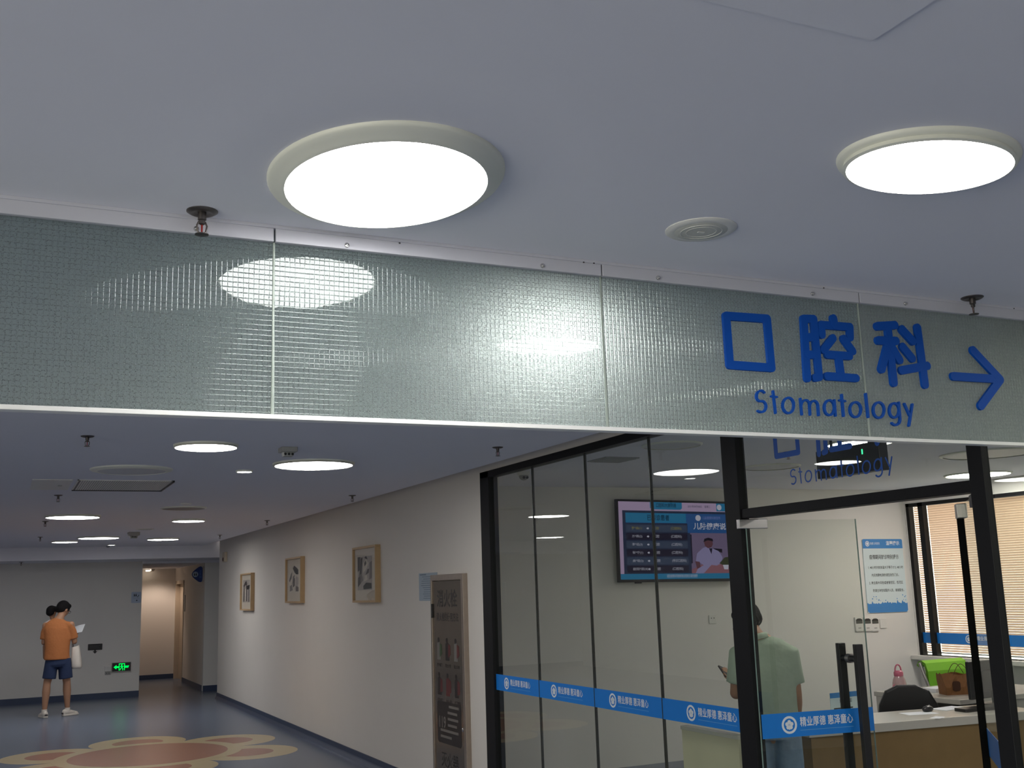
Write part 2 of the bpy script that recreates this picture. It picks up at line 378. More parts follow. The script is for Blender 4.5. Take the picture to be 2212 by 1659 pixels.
for a, b, has in ((9.385, 9.25, 0), (9.18, 7.655, 1)):
    st = MB().box((9.4585, b, .973), (9.4605, a, 1.09)).obj('sticker_strip', BLUE, w2)
    if has:
        Ms = frame((9.4585, a, 1.0315), (0, -1, 0), (0, 0, 1)); strip_print(st, Ms, [(.44, .54, .97), (1.30, 1.37, 1.50)])
# the blinds hang behind the panes
def blind(y0, y1, label, ang):
    t = thing('venetian_blind', label, 'blind', (9.535, (y0+y1)/2, .86), 0, 'venetian blinds behind the clinic window')
    hw = (y1-y0)/2+.028; s = MB(); n = 65; p = .0252
    for k in range(n):
        z = .03+k*p; R = Matrix.Translation((0, 0, z)) @ Matrix.Rotation(ang, 4, 'Y')
        s.add([(-.0135, -hw, 0), (0, -hw, .0022), (.0135, -hw, 0), (.0135, hw, 0), (0, hw, .0022), (-.0135, hw, 0)], [(0, 1, 4, 5), (1, 2, 3, 4)], 0, R)
    o = s.obj('slats', SLAT, t); o['kind'] = 'stuff'
    MB().box((-.02, -hw, .03+n*p), (.02, hw, .03+n*p+.03)).obj('headrail', WHITE, t)
    MB().box((-.014, -hw, 0), (.014, hw, .014)).obj('bottom_rail', WHITE, t)
blind(9.25, 9.385, 'narrow strip of venetian blind beside the blue notice poster', radians(52))
blind(7.655, 9.18, 'wide venetian blind seen through the open door and right of the black post', radians(64))

# ------------------------------------------------------------------ glass partition, door opening
w1 = bpy.data.objects.new('window_1', None); COL.objects.link(w1); w1['kind'] = 'structure'
FT = 2.66
MB().box((XW-.012, 7.83, 0), (XW+.07, 8.0, FT)).obj('end_post', BLACK, w1, bevel=.003)
MB().box((XW-.012, -1.2, 2.608), (XW+.07, 8.0, FT)).obj('top_rail', BLACK, w1, bevel=.003)
MB().box((XW-.012, 4.60, 0), (XW+.045, 4.73, 2.61)).obj('door_post', BLACK, w1, bevel=.003)
MB().box((XW-.012, 3.03, 0), (XW+.026, 3.105, 2.61)).obj('door_post', BLACK, w1, bevel=.003)
MB().box((XW-.004, 3.105, 2.058), (XW+.08, 4.60, 2.106)).obj('transom_rail', BLACK, w1, bevel=.003)
MB().box((XW-.012, 4.73, 0), (XW+.07, 7.83, .06)).box((XW-.012, -1.2, 0), (XW+.07, 3.03, .06)).obj('bottom_rail', BLACK, w1)
JO = [7.83, 7.085, 6.285, 5.485, 4.73]
for a, b in zip(JO, JO[1:]): MB().box((XW+.012, b+.002, .06), (XW+.024, a-.002, 2.61)).obj('pane', GLASS, w1)
for j in JO[1:-1]: MB().box((XW+.008, j-.0035, .06), (XW+.026, j+.0035, 2.61)).obj('pane_joint', mat('joint_dark', (.045, .045, .042), rough=.22, noise=.1, nscale=40), w1)
MB().box((XW+.012, 3.105, 2.106), (XW+.024, 4.60, 2.61)).obj('transom_pane', GLASS, w1)
for a, b in ((3.03, 1.9), (1.9, .8), (.8, -.3), (-.3, -1.2)): MB().box((XW+.012, b+.002, .06), (XW+.024, a-.002, 2.61)).obj('pane', GLASS, w1)
st = MB().box((XW+.0095, 4.735, .973), (XW+.0115, 7.85, 1.09)).obj('sticker_strip', BLUE, w1)
def ys(x, y): return WP(x, y).y
Ms = frame((XW+.0095, 0, 1.0315), (0, -1, 0), (0, 0, 1))
strip_print(st, Ms, [(-ys(1092, 1476), -ys(1100, 1475), -ys(1143, 1485)), (-ys(1194, 1491), -ys(1203, 1490), -ys(1256, 1502)),
                     (-ys(1321, 1513), -ys(1332, 1511), -ys(1398, 1525)), (-ys(1490, 1540), -ys(1505, 1540), -ys(1589, 1556))])

# door leaves (frameless glass), each local: X along the leaf from the hinge, Z up
def leaf(name, hinge, d, length, handle_t, prints, ztop=2.045, f0=-.045, fm=None):
    root = bpy.data.objects.new(name, None); COL.objects.link(root); root['kind'] = 'structure'
    root.location = (hinge[0], hinge[1], 0); root.rotation_euler = (0, 0, math.atan2(d[1], d[0]))
    L = length
    MB().box((.0, -.006, .012), (L, .006, ztop)).obj('pane', GLASS, root)
    MB().box((L-.0004, -.0055, .012), (L+.0006, .0055, ztop)).box((-.0006, -.0055, .012), (.0004, .0055, ztop)).obj('glass_edge', EDGE, root)
    for z0, z1 in ((ztop-.042, ztop+.008), (.012, .08)):
        MB().box((f0, -.017, z0), (.118, .017, z1)).obj('patch_fitting', fm or CHROME, root, bevel=.003)
    s = MB().box((.006, -.0085, .958), (L-.002, -.0065, 1.076)).obj('sticker_strip', BLUE, root)
    if prints: strip_print(s, frame((0, -.0085, 1.017), (1, 0, 0), (0, 0, 1)), prints)
    if handle_t:
        for sg in (-1, 1):
            MB().box((handle_t-.021, sg*.08-.016, .30), (handle_t+.021, sg*.08+.016, 1.40)).obj('pull_handle', BLKP, root, bevel=.003)
        for z in (.45, 1.325):
            kn = MB().tube([(handle_t, -.066, z), (handle_t, .066, z)], .017, 14); kn.obj('handle_bolt', BLKP, root, smooth=40)
            MB().tube([(handle_t, -.016, z), (handle_t, .016, z)], .024, 16).obj('handle_collar', STEEL, root, smooth=40)
    return root
EDGE = mat('glass_edge', (.30, .42, .38), rough=.15, noise=.02, nscale=30)
HG = Vector((3.478, 4.59)); FR = PZ(1886, 1552, 1.017); LD = (Vector((FR.x, FR.y))-HG); LL = LD.length; LD.normalize()
LN = Vector((LD.y, -LD.x, 0))
def tl(x, y):
    p = hit(x, y, (HG.x, HG.y, 0), LN); return (Vector((p.x, p.y))-HG).dot(LD)
leaf('door_1', HG, LD, LL, tl(1836, 1420), [(tl(1703, 1564), tl(1726, 1562), tl(1840, 1552))])
d2 = leaf('door_2', (3.478, 3.10), (.672, .74), .67, None, None, 2.045, .0, BLKP)
MB().box((.655, -.008, .06), (.674, .022, 1.985)).obj('edge_gasket', mat('gasket_rubber', (.006, .006, .006), rough=1, spec=0, noise=.1), d2)
MB().box((.58, -.018, 1.985), (.676, .026, 2.05)).obj('lock_fitting', STEEL, d2, bevel=.003)

# ------------------------------------------------------------------ hanging glass sign
def sp(x, y): p = PY(x, y, SY); return (p.x, p.z)
SZT, SZ0, SZ1 = 2.5955, 2.168, 2.157
RAIL = mat('rail_enamel', (.54, .54, .60), rough=.45, noise=.02, nscale=10)
sg = thing('glass_sign', 'long patterned glass sign panel hanging from the ceiling with blue lettering', 'sign', (0, SY, 0))
JX = [-.80, -.36, .560, 1.4775, 2.4125, 3.12, 3.42]
JX = [-1.28, -.36, .560, 1.4775, 2.4125, 3.40]
for a, b in zip(JX, JX[1:]):
    g = MB().box((a+.0015, 0, SZ0-.004), (b-.0015, .008, SZT+.03)); g.m = [1, 1, 0, 1, 1, 1] if b < 3 else [1, 1, 2, 1, 1, 1]
    g.obj('glass_panel', [SGF, SGB, SGR], sg)
SEAL = mat('silicone_seal', (.27, .31, .28), rough=.35, noise=.06, nscale=60)
for j in JX[1:-1]:
    MB().tube([(j, -.001, SZ0), (j+.0006, -.0012, SZ0+.12), (j, -.001, SZ0+.25), (j+.0004, -.001, SZT)], [.0045, .0035, .0028, .0028], 8).obj('silicone_joint', SEAL, sg)
# upper rail: sections with open seams, small fixing screws
for a, b in zip(JX, JX[1:]):
    MB().box((a+.0022, -.012, SZT), (b-.0022, .020, H-.0072)).obj('upper_rail', RAIL, sg, bevel=.0015)
MB().box((JX[0], -.016, H-.0085), (JX[-1], .024, H)).obj('upper_flange', RAIL, sg, bevel=.001)
sb = MB().box((JX[0], -.014, SZ1), (2.46, .022, SZ0)); sb.obj('lower_rail', WHITE, sg, bevel=.001)
MB().box((2.461, -.0145, SZ1-.0008), (JX[-1], .0225, SZ0-.0008)).obj('lower_rail', WHITE, sg, bevel=.001)
def screw(x, z, parent):
    M = frame((x, -.012, z), (1, 0, 0), (0, 0, 1))
    MB().lathe([(.0065, 0), (.0065, .0025), (.0055, .0045), (.003, .0052)], 14, 0, M).lathe([(.0028, .0052), (.0025, .008), (.0006, .0088)], 10, 0, M).obj('screw', CHROME, parent, smooth=45)
for px, py in ((422, 498), (746, 533), (1167, 577), (1416, 603), (1749, 637), (1949, 658)):
    x, z = sp(px, py); screw(x, z, sg)
for px, py in ((859, 529), (1255, 570), (1277, 572), (1772, 625), (2182, 669)):
    x, z = sp(px, py); MB().ball((x, -.016, z), (.003, .002, .002), 0, 8, 6).obj('rivet', DARKM, sg)
# raised lettering: strokes traced in sign coordinates (zoom frame -> sign plane)
ZK = 712/2212
def zs(p): return sp(1500+p[0]*ZK, 640+p[1]*ZK)
def arc(cx, cy, rx, ry, a0, a1, n=12): return [(cx+rx*cos(radians(a0+(a1-a0)*i/n)), cy+ry*sin(radians(a0+(a1-a0)*i/n))) for i in range(n+1)]
U = ZK*1.25e-3   # metres on the sign per zoom pixel (approx.)
GLY = {
 'mouth_character': (50, [([(203, 136), (477, 155), (507, 484), (228, 464)], True)]),
 'cavity_character': (46, [([(722, 155), (788, 157), (826, 545), (800, 550)], False), ([(722, 155), (746, 553)], False), ([(735, 278), (800, 280)], False), ([(745, 395), (810, 397)], False),
    ([(920, 153), (928, 200)], False), ([(843, 262), (838, 196), (1032, 210), (1034, 280)], False), ([(918, 285), (856, 362)], False), ([(990, 290), (1050, 372)], False),
    ([(882, 395), (1028, 405)], False), ([(955, 405), (975, 545)], False), ([(880, 540), (1072, 553)], False)]),
 'department_character': (46, [([(1217, 205), (1332, 198)], False), ([(1285, 205), (1326, 583)], False), ([(1222, 300), (1340, 304)], False), ([(1288, 320), (1244, 492)], False), ([(1310, 340), (1364, 432)], False),
    ([(1380, 226), (1452, 305)], False), ([(1386, 343), (1450, 420)], False), ([(1380, 500), (1550, 470)], False), ([(1485, 216), (1536, 595)], False)]),
 'arrow': (44, [([(1726, 540), (2038, 560)], False), ([(1857, 366), (2040, 562), (1910, 738)], False)]),
}
oo = lambda cx, cy, rx, ry: (arc(cx, cy, rx, ry, 0, 360, 24)[:-1], True)
LET = [('S', [(arc(438, 672, 30, 36, -40, -250, 10)+arc(440, 742, 33, 38, -70, 130, 10), False)]),
 ('t', [([(520, 640), (537, 785)], False), ([(508, 673), (545, 679)], False)]),
 ('o', [oo(622, 735, 37, 52)]),
 ('m', [([(703, 690), (713, 795)], False), ([(708, 735)]+arc(737, 735, 28, 36, 190, 350, 10)+[(769, 797)], False), ([(766, 740)]+arc(793, 740, 27, 36, 190, 350, 10)+[(825, 800)], False)]),
 ('a', [oo(897, 750, 34, 50), ([(930, 700), (938, 803)], False)]),
 ('t', [([(979, 664), (992, 805)], False), ([(965, 700), (1003, 706)], False)]),
 ('o', [oo(1072, 763, 37, 50)]),
 ('l', [([(1140, 658), (1157, 812)], False)]),
 ('o', [oo(1228, 766, 37, 52)]),
 ('g', [oo(1332, 768, 33, 48), ([(1362, 716), (1371, 825)]+arc(1340, 828, 31, 38, 10, 140, 8), False)]),
 ('y', [([(1400, 724), (1434, 800)], False), ([(1453, 728), (1431, 870)], False)])]
# local sign plane: X = world x, Y = world z, Z = towards the viewer
MS = frame((0, 0, 0), (1, 0, 0), (0, 0, 1))
def mw(pts):      # mean scale: metres per zoom pixel at the glyph
    c = Vector(zs(pts[0])); d = Vector(zs((pts[0][0]+50, pts[0][1]))); return (d-c).length/50
for nm, (wd, sts) in GLY.items():
    g = MB()
    for pts, cl in sts: g.stroke([zs(p) for p in pts], wd*mw(pts)*.95, .001, .010, 0, MS, cl)
    o = g.obj(nm, ACRYL, sg)
for ch, sts in LET:
    g = MB()
    for pts, cl in sts: g.stroke([zs(p) for p in pts], 11.5*mw(pts), .001, .008, 0, MS, cl, 6)
    g.obj('letter', ACRYL, sg)
# the same wording stuck on the glass above the door
u0, u1 = zs((410, 700))[0], zs((1455, 770))[0]; zb = zs((425, 778))[1]
ky = (WP(1703, 1010).y-WP(1922, 991).y)/(u1-u0); ya, za = WP(1703, 1010).y, WP(1706, 1046).z
MT = frame((XW+.0115, ya, za), (0, -1, 0), (0, 0, 1))
def tm(p): q = zs(p); return ((q[0]-u0)*ky, (q[1]-zb)*ky)
FILM = mat('blue_film', (.008, .075, .36), rough=.4, noise=.02, nscale=20)
for nm, (wd, sts) in GLY.items():
    if nm == 'arrow': continue
    g = MB()
    for pts, cl in sts: g.stroke([tm(p) for p in pts], wd*mw(pts)*ky*.95, .0002, .0012, 0, MT, cl, 6)
    g.obj(nm, FILM, w1)
for ch, sts in LET:
    g = MB()
    for pts, cl in sts: g.stroke([tm(p) for p in pts], 11*mw(pts)*ky, .0002, .0012, 0, MT, cl, 5)
    g.obj('letter', FILM, w1)

# ------------------------------------------------------------------ ceiling fittings
def ceiling_light(x, y, r, ro, label, on=LAMPM, z=H, sy=1., drop=.022, dome=.0045, group='round ceiling lights'):
    t = thing('ceiling_light', label, 'ceiling light', (x, y, z), 0, group)
    t.scale = (1, sy, 1)
    tr = MB().lathe([(ro, 0.012), (ro, -.004), (ro*.985, -.010), (ro*.93, -.013), (r*1.055, -drop), (r*1.012, -drop-.003), (r*1.0, -drop+.001), (r*.985, -drop+.004)], 64, cap=False)
    tr.obj('trim', TRIMM, t, smooth=50)
    MB().lathe([(r, -drop+.0005), (r*.97, -drop-dome*.22), (r*.8, -drop-dome*.6), (r*.4, -drop-dome*.92), (r*.02, -drop-dome)], 48).obj('diffuser', on, t, smooth=60)
    return t
K = KS
ceiling_light(.7165, 2.135, .2125, .252, 'large lit round ceiling light in front of the glass sign, nearest to the camera', sy=1.22, dome=.022)
ceiling_light(1.782, 1.615, .194, .217, 'smaller lit round ceiling light at the right edge above the blue lettering', sy=.74)
ceiling_light(1.153*K, 7.149*K, .193*K, .205*K, 'small lit round ceiling light just below the sign, left of the smoke detector', drop=.016)
ceiling_light(2.101*K, 8.043*K, .290*K, .31*K, 'large lit round ceiling light right of the small downlight behind the sign', drop=.016)
ceiling_light(.694*K, 13.554*K, .288*K, .31*K, 'large lit round ceiling light beyond the air grille, on the left', drop=.02)
ceiling_light(2.102*K, 14.271*K, .196*K, .212*K, 'small lit round ceiling light behind the brown unlit light', drop=.02)
ceiling_light(1.322*K, 18.203*K, .296*K, .32*K, 'large lit round ceiling light at the far end, middle of three', drop=.02)
ceiling_light(.883*K, 19.309*K, .195*K, .21*K, 'small lit round ceiling light at the far end, leftmost of three', drop=.02)
ceiling_light(2.37*K, 18.827*K, .245*K, .26*K, 'lit round ceiling light at the far end, rightmost of three', drop=.02)
ceiling_light(1.686*K, 8.593*K, .055*K, .066*K, 'tiny lit downlight between two round lights behind the sign', drop=.008, group='tiny downlights')
p = CP(241, 1176.5); ceiling_light(p.x, min(p.y, 19.5), .055, .066, 'tiny lit downlight near the far beam above the security camera', drop=.008, group='tiny downlights')
ceiling_light(.844*K, 8.621*K, .245*K, .30*K, 'unlit round ceiling light beside the rectangular air grille', on=OFFL, drop=.016)
ceiling_light(1.761*K, 12.324*K, .225*K, .25*K, 'unlit brownish round ceiling light before the small lit one', on=S('lamp_off_brown', (150, 138, 130), rough=.5, noise=.02), drop=.012)
# lamps hidden behind the glass sign, and those behind the camera
ceiling_light(1.60, 3.22, .20, .225, 'large lit round ceiling light glowing through the sign glass')
OUT = ('nearest the sign', 'second from the sign', 'third from the sign', 'at the far end', 'behind the camera on the left', 'behind the camera on the right', 'behind the camera by the window', 'small one by the window')
for i, (x, y, r) in enumerate(((-2.2, 2.6, .26), (-2.0, 7.4, .26), (-3.4, 12, .26), (-2.2, 18, .26), (.5, -1.6, .26), (2.2, -2.6, .26), (-2.3, -1.8, .26), (-3.6, .4, .18))):
    ceiling_light(x, y, r, r*1.12, 'round ceiling light outside the picture, '+('hall row, ' if i < 4 else '')+OUT[i], group='round ceiling lights outside the picture')
# clinic room lamps
RZ = 2.70
def rp(x, y): return PZ(x, y, RZ)
a = rp(1857, 955.5); ceiling_light(a.x, a.y, .225, .245, 'lit round ceiling light in the clinic behind the hanging dark display', on=ROOMM, z=RZ, drop=.012)
a = rp(2150, 1028); ceiling_light(8.75, 7.75, .30, .32, 'lit round ceiling light in the clinic behind the thick black door post', on=ROOMM, z=RZ, drop=.012)
ceiling_light(3.96, 1.66, .25, .28, 'lit round clinic ceiling light just inside the glass, outside the picture', on=ROOMM, z=RZ, drop=.012)
ceiling_light(7.2, 2.6, .27, .3, 'round clinic ceiling light outside the picture, deeper in the room', on=ROOMM, z=RZ, group='round ceiling lights outside the picture')
ceiling_light(5.0, .8, .27, .3, 'round clinic ceiling light outside the picture, nearest the camera', on=ROOMM, z=RZ, group='round ceiling lights outside the picture')
for (l, r_, t_, b_), lb in (((1390, 1513, 951, 970), 'unlit round ceiling light in the clinic above the television'), ((1610, 1722, 1001, 1014), 'unlit round ceiling light in the clinic right of the television'), ((2050, 2225, 962, 996), 'unlit round ceiling light in the clinic beside the thick black door post')):
    c = rp((l+r_)/2, (t_+b_)/2); rr = (rp(r_, (t_+b_)/2)-rp(l, (t_+b_)/2)).length/2
    ceiling_light(c.x, c.y, rr*.95, rr, lb, on=OFFL, z=RZ, drop=.006)

def sprinkler(loc, label):
    t = thing('sprinkler', label, 'sprinkler', loc, 0, 'fire sprinklers')
    MB().lathe([(.036, 0), (.036, -.002), (.030, -.006), (.024, -.0075), (.018, -.004), (.014, -.004)], 24).obj('flange', STEELD, t, smooth=45)
    MB().lathe([(.010, -.002), (.010, -.022), (.007, -.024), (.007, -.032), (.004, -.034)], 14).obj('nozzle', STEELD, t, smooth=45)
    for sgn in (-1, 1):
        MB().tube([(sgn*.007, 0, -.026), (sgn*.0115, 0, -.036), (sgn*.0095, 0, -.050), (sgn*.003, 0, -.056)], .0022, 8).obj('arm', STEELD, t, smooth=60)
    MB().tube([(0, 0, -.034), (0, 0, -.052)], .0022, 8).obj('glass_bulb', S('sprinkler_bulb', (140, 30, 25), rough=.1, noise=.02), t, smooth=60)
    MB().lathe([(.003, -.053), (.016, -.0565), (.016, -.058), (.004, -.060)], 16).obj('deflector', STEELD, t, smooth=45)
    return t
STEELD = mat('sprinkler_steel', (.13, .115, .11), rough=.35, metal=.9, noise=.12, nscale=60)
s0 = sprinkler((.414*K, 2.70*K, H), 'steel fire sprinkler in front of the sign, left of the large near light')
dup(s0, (3.107*K, 2.69*K, H), 'steel fire sprinkler in front of the sign above the arrow', .8)
for (px, py), lb in (((189, 942), 'dark sprinkler just below the sign at the far left'), ((1075, 966), 'dark sprinkler just below the sign, above the glass partition'), ((126, 1069.5), 'dark sprinkler left below the air grille'),
    ((761, 1070), 'dark sprinkler at the ceiling edge above the largest picture'), ((577, 1124), 'dark sprinkler at the ceiling edge above the smallest picture'), ((98, 1126), 'dark sprinkler below the left lit round light'),
    ((475, 1155.5), 'dark sprinkler by the far corner of the right wall'), ((87, 1160), 'faint sprinkler beside the far leftmost light')):
    p = CP(px, py); dup(s0, p, lb)
dup(s0, (.26, 20.45, 2.423), 'faint sprinkler under the lowered ceiling behind the beam at left')
q = rp(1702, 976); dup(s0, (q.x, q.y, RZ), 'added sprinkler standing in for a reflection behind the mouth character on the glass')  # added object in place of a sprinkler mirrored in the transom glass

def detector(px, py, label, wdt=.11, hh=.045):
    p = CP(px, py); t = thing('smoke_detector', label, 'smoke detector', p, 0, 'box shaped smoke detectors')
    MB().box((-wdt/2, -wdt/2, -hh*.55), (wdt/2, wdt/2, 0)).obj('body', PLASG, t, bevel=.004)
    MB().prism([(-wdt*.35, -hh*.55), (wdt*.35, -hh*.55), (wdt*.28, -hh), (-wdt*.28, -hh)], -wdt*.3, wdt*.3, 0, frame((0, 0, 0), (1, 0, 0), (0, 0, 1))).obj('sensor_cover', PLASG, t, bevel=.003)
    for k in (-1, 0, 1): MB().tube([(k*.022, -wdt*.31, -hh*.78), (k*.022, -wdt*.29, -hh*.78)], .008, 12).obj('sensor_hole', BLKP, t)
detector(622, 967, 'white smoke detector box just above the large light behind the sign', .10, .055)
detector(289, 1150, 'small white detector box between the far ceiling lights', .15, .08)
def speaker(px, py, r, label):
    p = CP(px, py); t = thing('ceiling_speaker', label, 'ceiling speaker', p, 0, 'round ceiling speakers')
    MB().lathe([(r, 0), (r, -.002), (r*.95, -.005), (r*.80, -.0065), (r*.74, -.006), (r*.6, -.006)], 40).obj('rim', PLAST, t, smooth=50)
    MB().lathe([(r*.76, -.005), (r*.72, -.0072), (r*.3, -.0080), (r*.02, -.0082)], 40).obj('grille', S('speaker_grille', (190, 190, 184), rough=.6, noise=.1, nscale=300), t, smooth=50)
    for k in (.42, .58): MB().ring(r*k+.0008, r*k-.0008, -.0086, -.007, 40).obj('grille_ring', PLAST, t)
    MB().box((-.009, -.004, -.0092), (.009, .004, -.008)).obj('badge', PLAST, t)
speaker(1514, 495, .10*K, 'round white ceiling speaker between the two near lights')
speaker(313, 1143, .12, 'faint round ceiling speaker above the far detector box')
p = CP(402, 1087); t = thing('ceiling_sensor', 'faint flat ceiling sensor behind the brown unlit light', 'sensor', p)
MB().lathe([(.05, 0), (.05, -.01), (.03, -.02)], 20).obj('housing', PLAST, t, smooth=40)
# air grille
GP = [CP(155, 1057), CP(345, 1059), CP(368, 1038), CP(167, 1036)]
gx0, gx1, gy0, gy1 = GP[0].x, GP[1].x, (GP[2].y+GP[3].y)/2, (GP[0].y+GP[1].y)/2
t = thing('air_grille', 'rectangular slatted air return grille in the corridor ceiling', 'air grille', ((gx0+gx1)/2, (gy0+gy1)/2, H))
gw, gh = (gx1-gx0)/2, abs(gy1-gy0)/2
MB().box((-gw, -gh, -.006), (gw, -gh+.02, 0)).box((-gw, gh-.02, -.006), (gw, gh, 0)).box((-gw, -gh, -.006), (-gw+.012, gh, 0)).box((gw-.012, -gh, -.006), (gw, gh, 0)).obj('grille_frame', PLAST, t)
MB().box((-gw+.01, -gh+.01, -.0062), (gw-.01, gh-.01, -.0002)).obj('dark_cavity', BLKP, t)
sl = MB().box((-.006, -gh+.02, -.0072), (.006, gh-.02, -.0062))
ns = 40
sm = sl.mesh('slat', PLAST)
for k in range(ns):
    o = bpy.data.objects.new('slat', sm); COL.objects.link(o); o.parent = t; o.location = (-gw+.03+k*(2*gw-.05)/(ns-1), 0, 0)
MB().box((gw-.001, -gh, -.014), (gw+.012, gh, 0)).box((-gw, gh-.012, -.012), (gw, gh+.012, 0)).obj('shadow_gap', BLKP, t)
GL = [CP(72, 1055), CP(150, 1037)]
t = thing('access_hatch', 'flat pale ceiling hatch panel left of the air grille', 'hatch', ((GL[0].x+GL[1].x)/2, (gy0+gy1)/2, H))
MB().box((-.14, -gh, -.006), (.14, gh, 0)).obj('panel', PLAST, t, bevel=.002)
MB().box((.05, -.02, -.012), (.08, .02, -.006)).obj('latch', PLASG, t)
# security cameras
def dome(loc, label):
    t = thing('security_camera', label, 'camera', loc, 0, 'dome security cameras')
    MB().lathe([(.055, 0), (.055, -.02), (.048, -.032)], 24).obj('base', PLAST, t, smooth=40)
    MB().ball((0, 0, -.035), (.042, .042, .04)).obj('dome', PLASG, t, smooth=80)
    for k in (-.015, .015): MB().ball((k, -.036, -.052), .012).obj('lens', BLKP, t, smooth=80)
    return t
dm = dome((PY(233, 1184, 19.7).x, 19.7, PY(233, 1181, 19.7).z+.06), 'small dome security camera on the far beam')
MB().box((-.02, .0, -.02), (.02, .15, 0)).obj('bracket', PLAST, dm)
q = rp(1131, 1019); dome((q.x, q.y, RZ), 'dome security camera in the clinic at the left end of the glass')
# room vent
q = [rp(1273, 995), rp(1365, 986.5)]
t = thing('ceiling_vent', 'square grey air vent in the clinic ceiling left of the television', 'vent', (4.34*.985, 7.37*.985, RZ))
MB().box((-.15, -.15, -.008), (.15, .15, 0)).obj('vent_frame', PLASG, t, bevel=.002)
vm = MB().box((-.13, -.006, -.013), (.13, .006, -.008)).mesh('vent_blade', PLASG)
for k in range(9):
    o = bpy.data.objects.new('vent_blade', vm); COL.objects.link(o); o.parent = t; o.location = (0, -.12+k*.03, 0)

# ------------------------------------------------------------------ right wall: pictures, notice, hydrant cabinet, bell
random.seed(4)
ART = [S('ink_%d' % i, c, rough=.8, noise=.25, nscale=30) for i, c in enumerate([(222, 214, 200), (186, 178, 172), (132, 124, 122), (80, 74, 76), (36, 33, 38), (112, 100, 96)])]
MATB = S('picture_mount', (222, 212, 196), rough=.8, noise=.02)
def picture(y0, y1, z0, z1, shapes, label):
    t = thing('framed_picture', label, 'picture', (XW, (y0+y1)/2, z0), 0, 'framed ink pictures on the right wall')
    w_, h_ = (y1-y0), (z1-z0); M = frame((0, w_/2, 0), (0, -1, 0), (0, 0, 1)); f = .022; d = .058
    MB().box((0, 0, 0), (w_, f, d), 0, M).box((0, h_-f, 0), (w_, h_, d), 0, M).box((0, f, 0), (f, h_-f, d), 0, M).box((w_-f, f, 0), (w_, h_-f, d), 0, M).obj('frame', WOOD, t, bevel=.002)
    MB().box((f, f, .004), (w_-f, h_-f, .030), 0, M).obj('mount', MATB, t)
    # print area: ink shapes in unit coordinates
    a = MB(); px0, px1, py0, py1 = w_*.14, w_*.76, h_*.22, h_*.82
    un = lambda p: (px0+p[0]*(px1-px0), py0+p[1]*(py1-py0))
    a.prism([un(p) for p in ((0, 0), (1, 0), (1, 1), (0, 1))], .030, .0308, 0, M)
    for k, (mi, pts) in enumerate(shapes): a.prism([un(p) for p in pts], .0308, .0312+k*.00006, mi, M)
    a.obj('ink_print', ART, t)
    MB().box((f, f, .044), (w_-f, h_-f, .0455), 0, M).obj('glazing', GLASS2, t)
P1 = [(1, [(0, 0), (1, 0), (1, 1), (0, 1)]), (3, [(.0, .55), (.15, .6), (.2, 1), (.0, 1)]), (3, [(.12, .45), (.3, .5), (.36, .98), (.22, .95)]), (0, [(.38, .5), (.62, .62), (.78, .8), (.6, .92), (.4, .8)]), (4, [(.5, .95), (.72, .9), (.62, 1.0), (.55, 1)]),
      (3, [(.56, .45), (.78, .5), (.82, .62), (.7, .62)]), (2, [(.05, .1), (.4, .3), (.3, .5), (.1, .45)]), (0, [(.45, .25), (.7, .3), (.66, .44), (.5, .44)]), (3, [(.02, .1), (.22, .2), (.2, .42), (.04, .38)]), (4, [(.42, .02), (.98, .04), (.96, .2), (.6, .22), (.4, .12)]), (2, [(.82, .3), (1, .35), (1, .85), (.85, .8)]), (3, [(.5, .7), (.62, .78), (.58, .88), (.48, .8)])]
P2 = [(0, [(0, 0), (1, 0), (1, 1), (0, 1)]), (3, [(.4, .9), (.55, 1), (.95, .85), (.98, .68), (.6, .72)]), (4, [(.62, .85), (.98, .82), (.95, .66), (.7, .68)]), (2, [(.0, .45), (.2, .7), (.35, .78), (.3, .55), (.1, .4)]), (3, [(.08, .5), (.25, .66), (.2, .5)]), (2, [(.3, .2), (.55, .5), (.6, .66), (.42, .6)]), (3, [(.4, .2), (.6, .25), (.62, .55), (.5, .5)]), (1, [(.62, .1), (.95, .2), (.98, .55), (.72, .6)]), (2, [(.1, .05), (.4, .1), (.3, .3), (.1, .25)]), (5, [(.7, .05), (1, .05), (1, .2), (.75, .25)])]
P3 = [(1, [(0, 0), (1, 0), (1, 1), (0, 1)]), (3, [(.05, .75), (.4, .98), (.5, .8), (.1, .66)]), (4, [(.45, .72), (.98, .78), (.95, .55), (.5, .58)]), (3, [(.35, .8), (.55, 1), (.6, .7)]), (2, [(.05, .05), (.25, .05), (.25, .7), (.08, .68)]), (3, [(.45, .05), (.6, .05), (.6, .6), (.48, .6)]), (2, [(.78, .02), (.98, .02), (.95, .6), (.8, .6)]), (0, [(.28, .05), (.42, .05), (.42, .6), (.3, .6)]), (3, [(.1, .02), (.18, .02), (.18, .5), (.12, .5)])]
picture(10.62, 11.43, 1.632, 2.212, P1, 'largest framed ink picture, nearest to the hydrant cabinet')
picture(13.70, 14.54, 1.627, 2.212, P2, 'middle framed ink picture of the three on the right wall')
picture(16.76, 17.60, 1.512, 2.080, P3, 'smallest looking framed ink picture, hanging lower near the far corner')
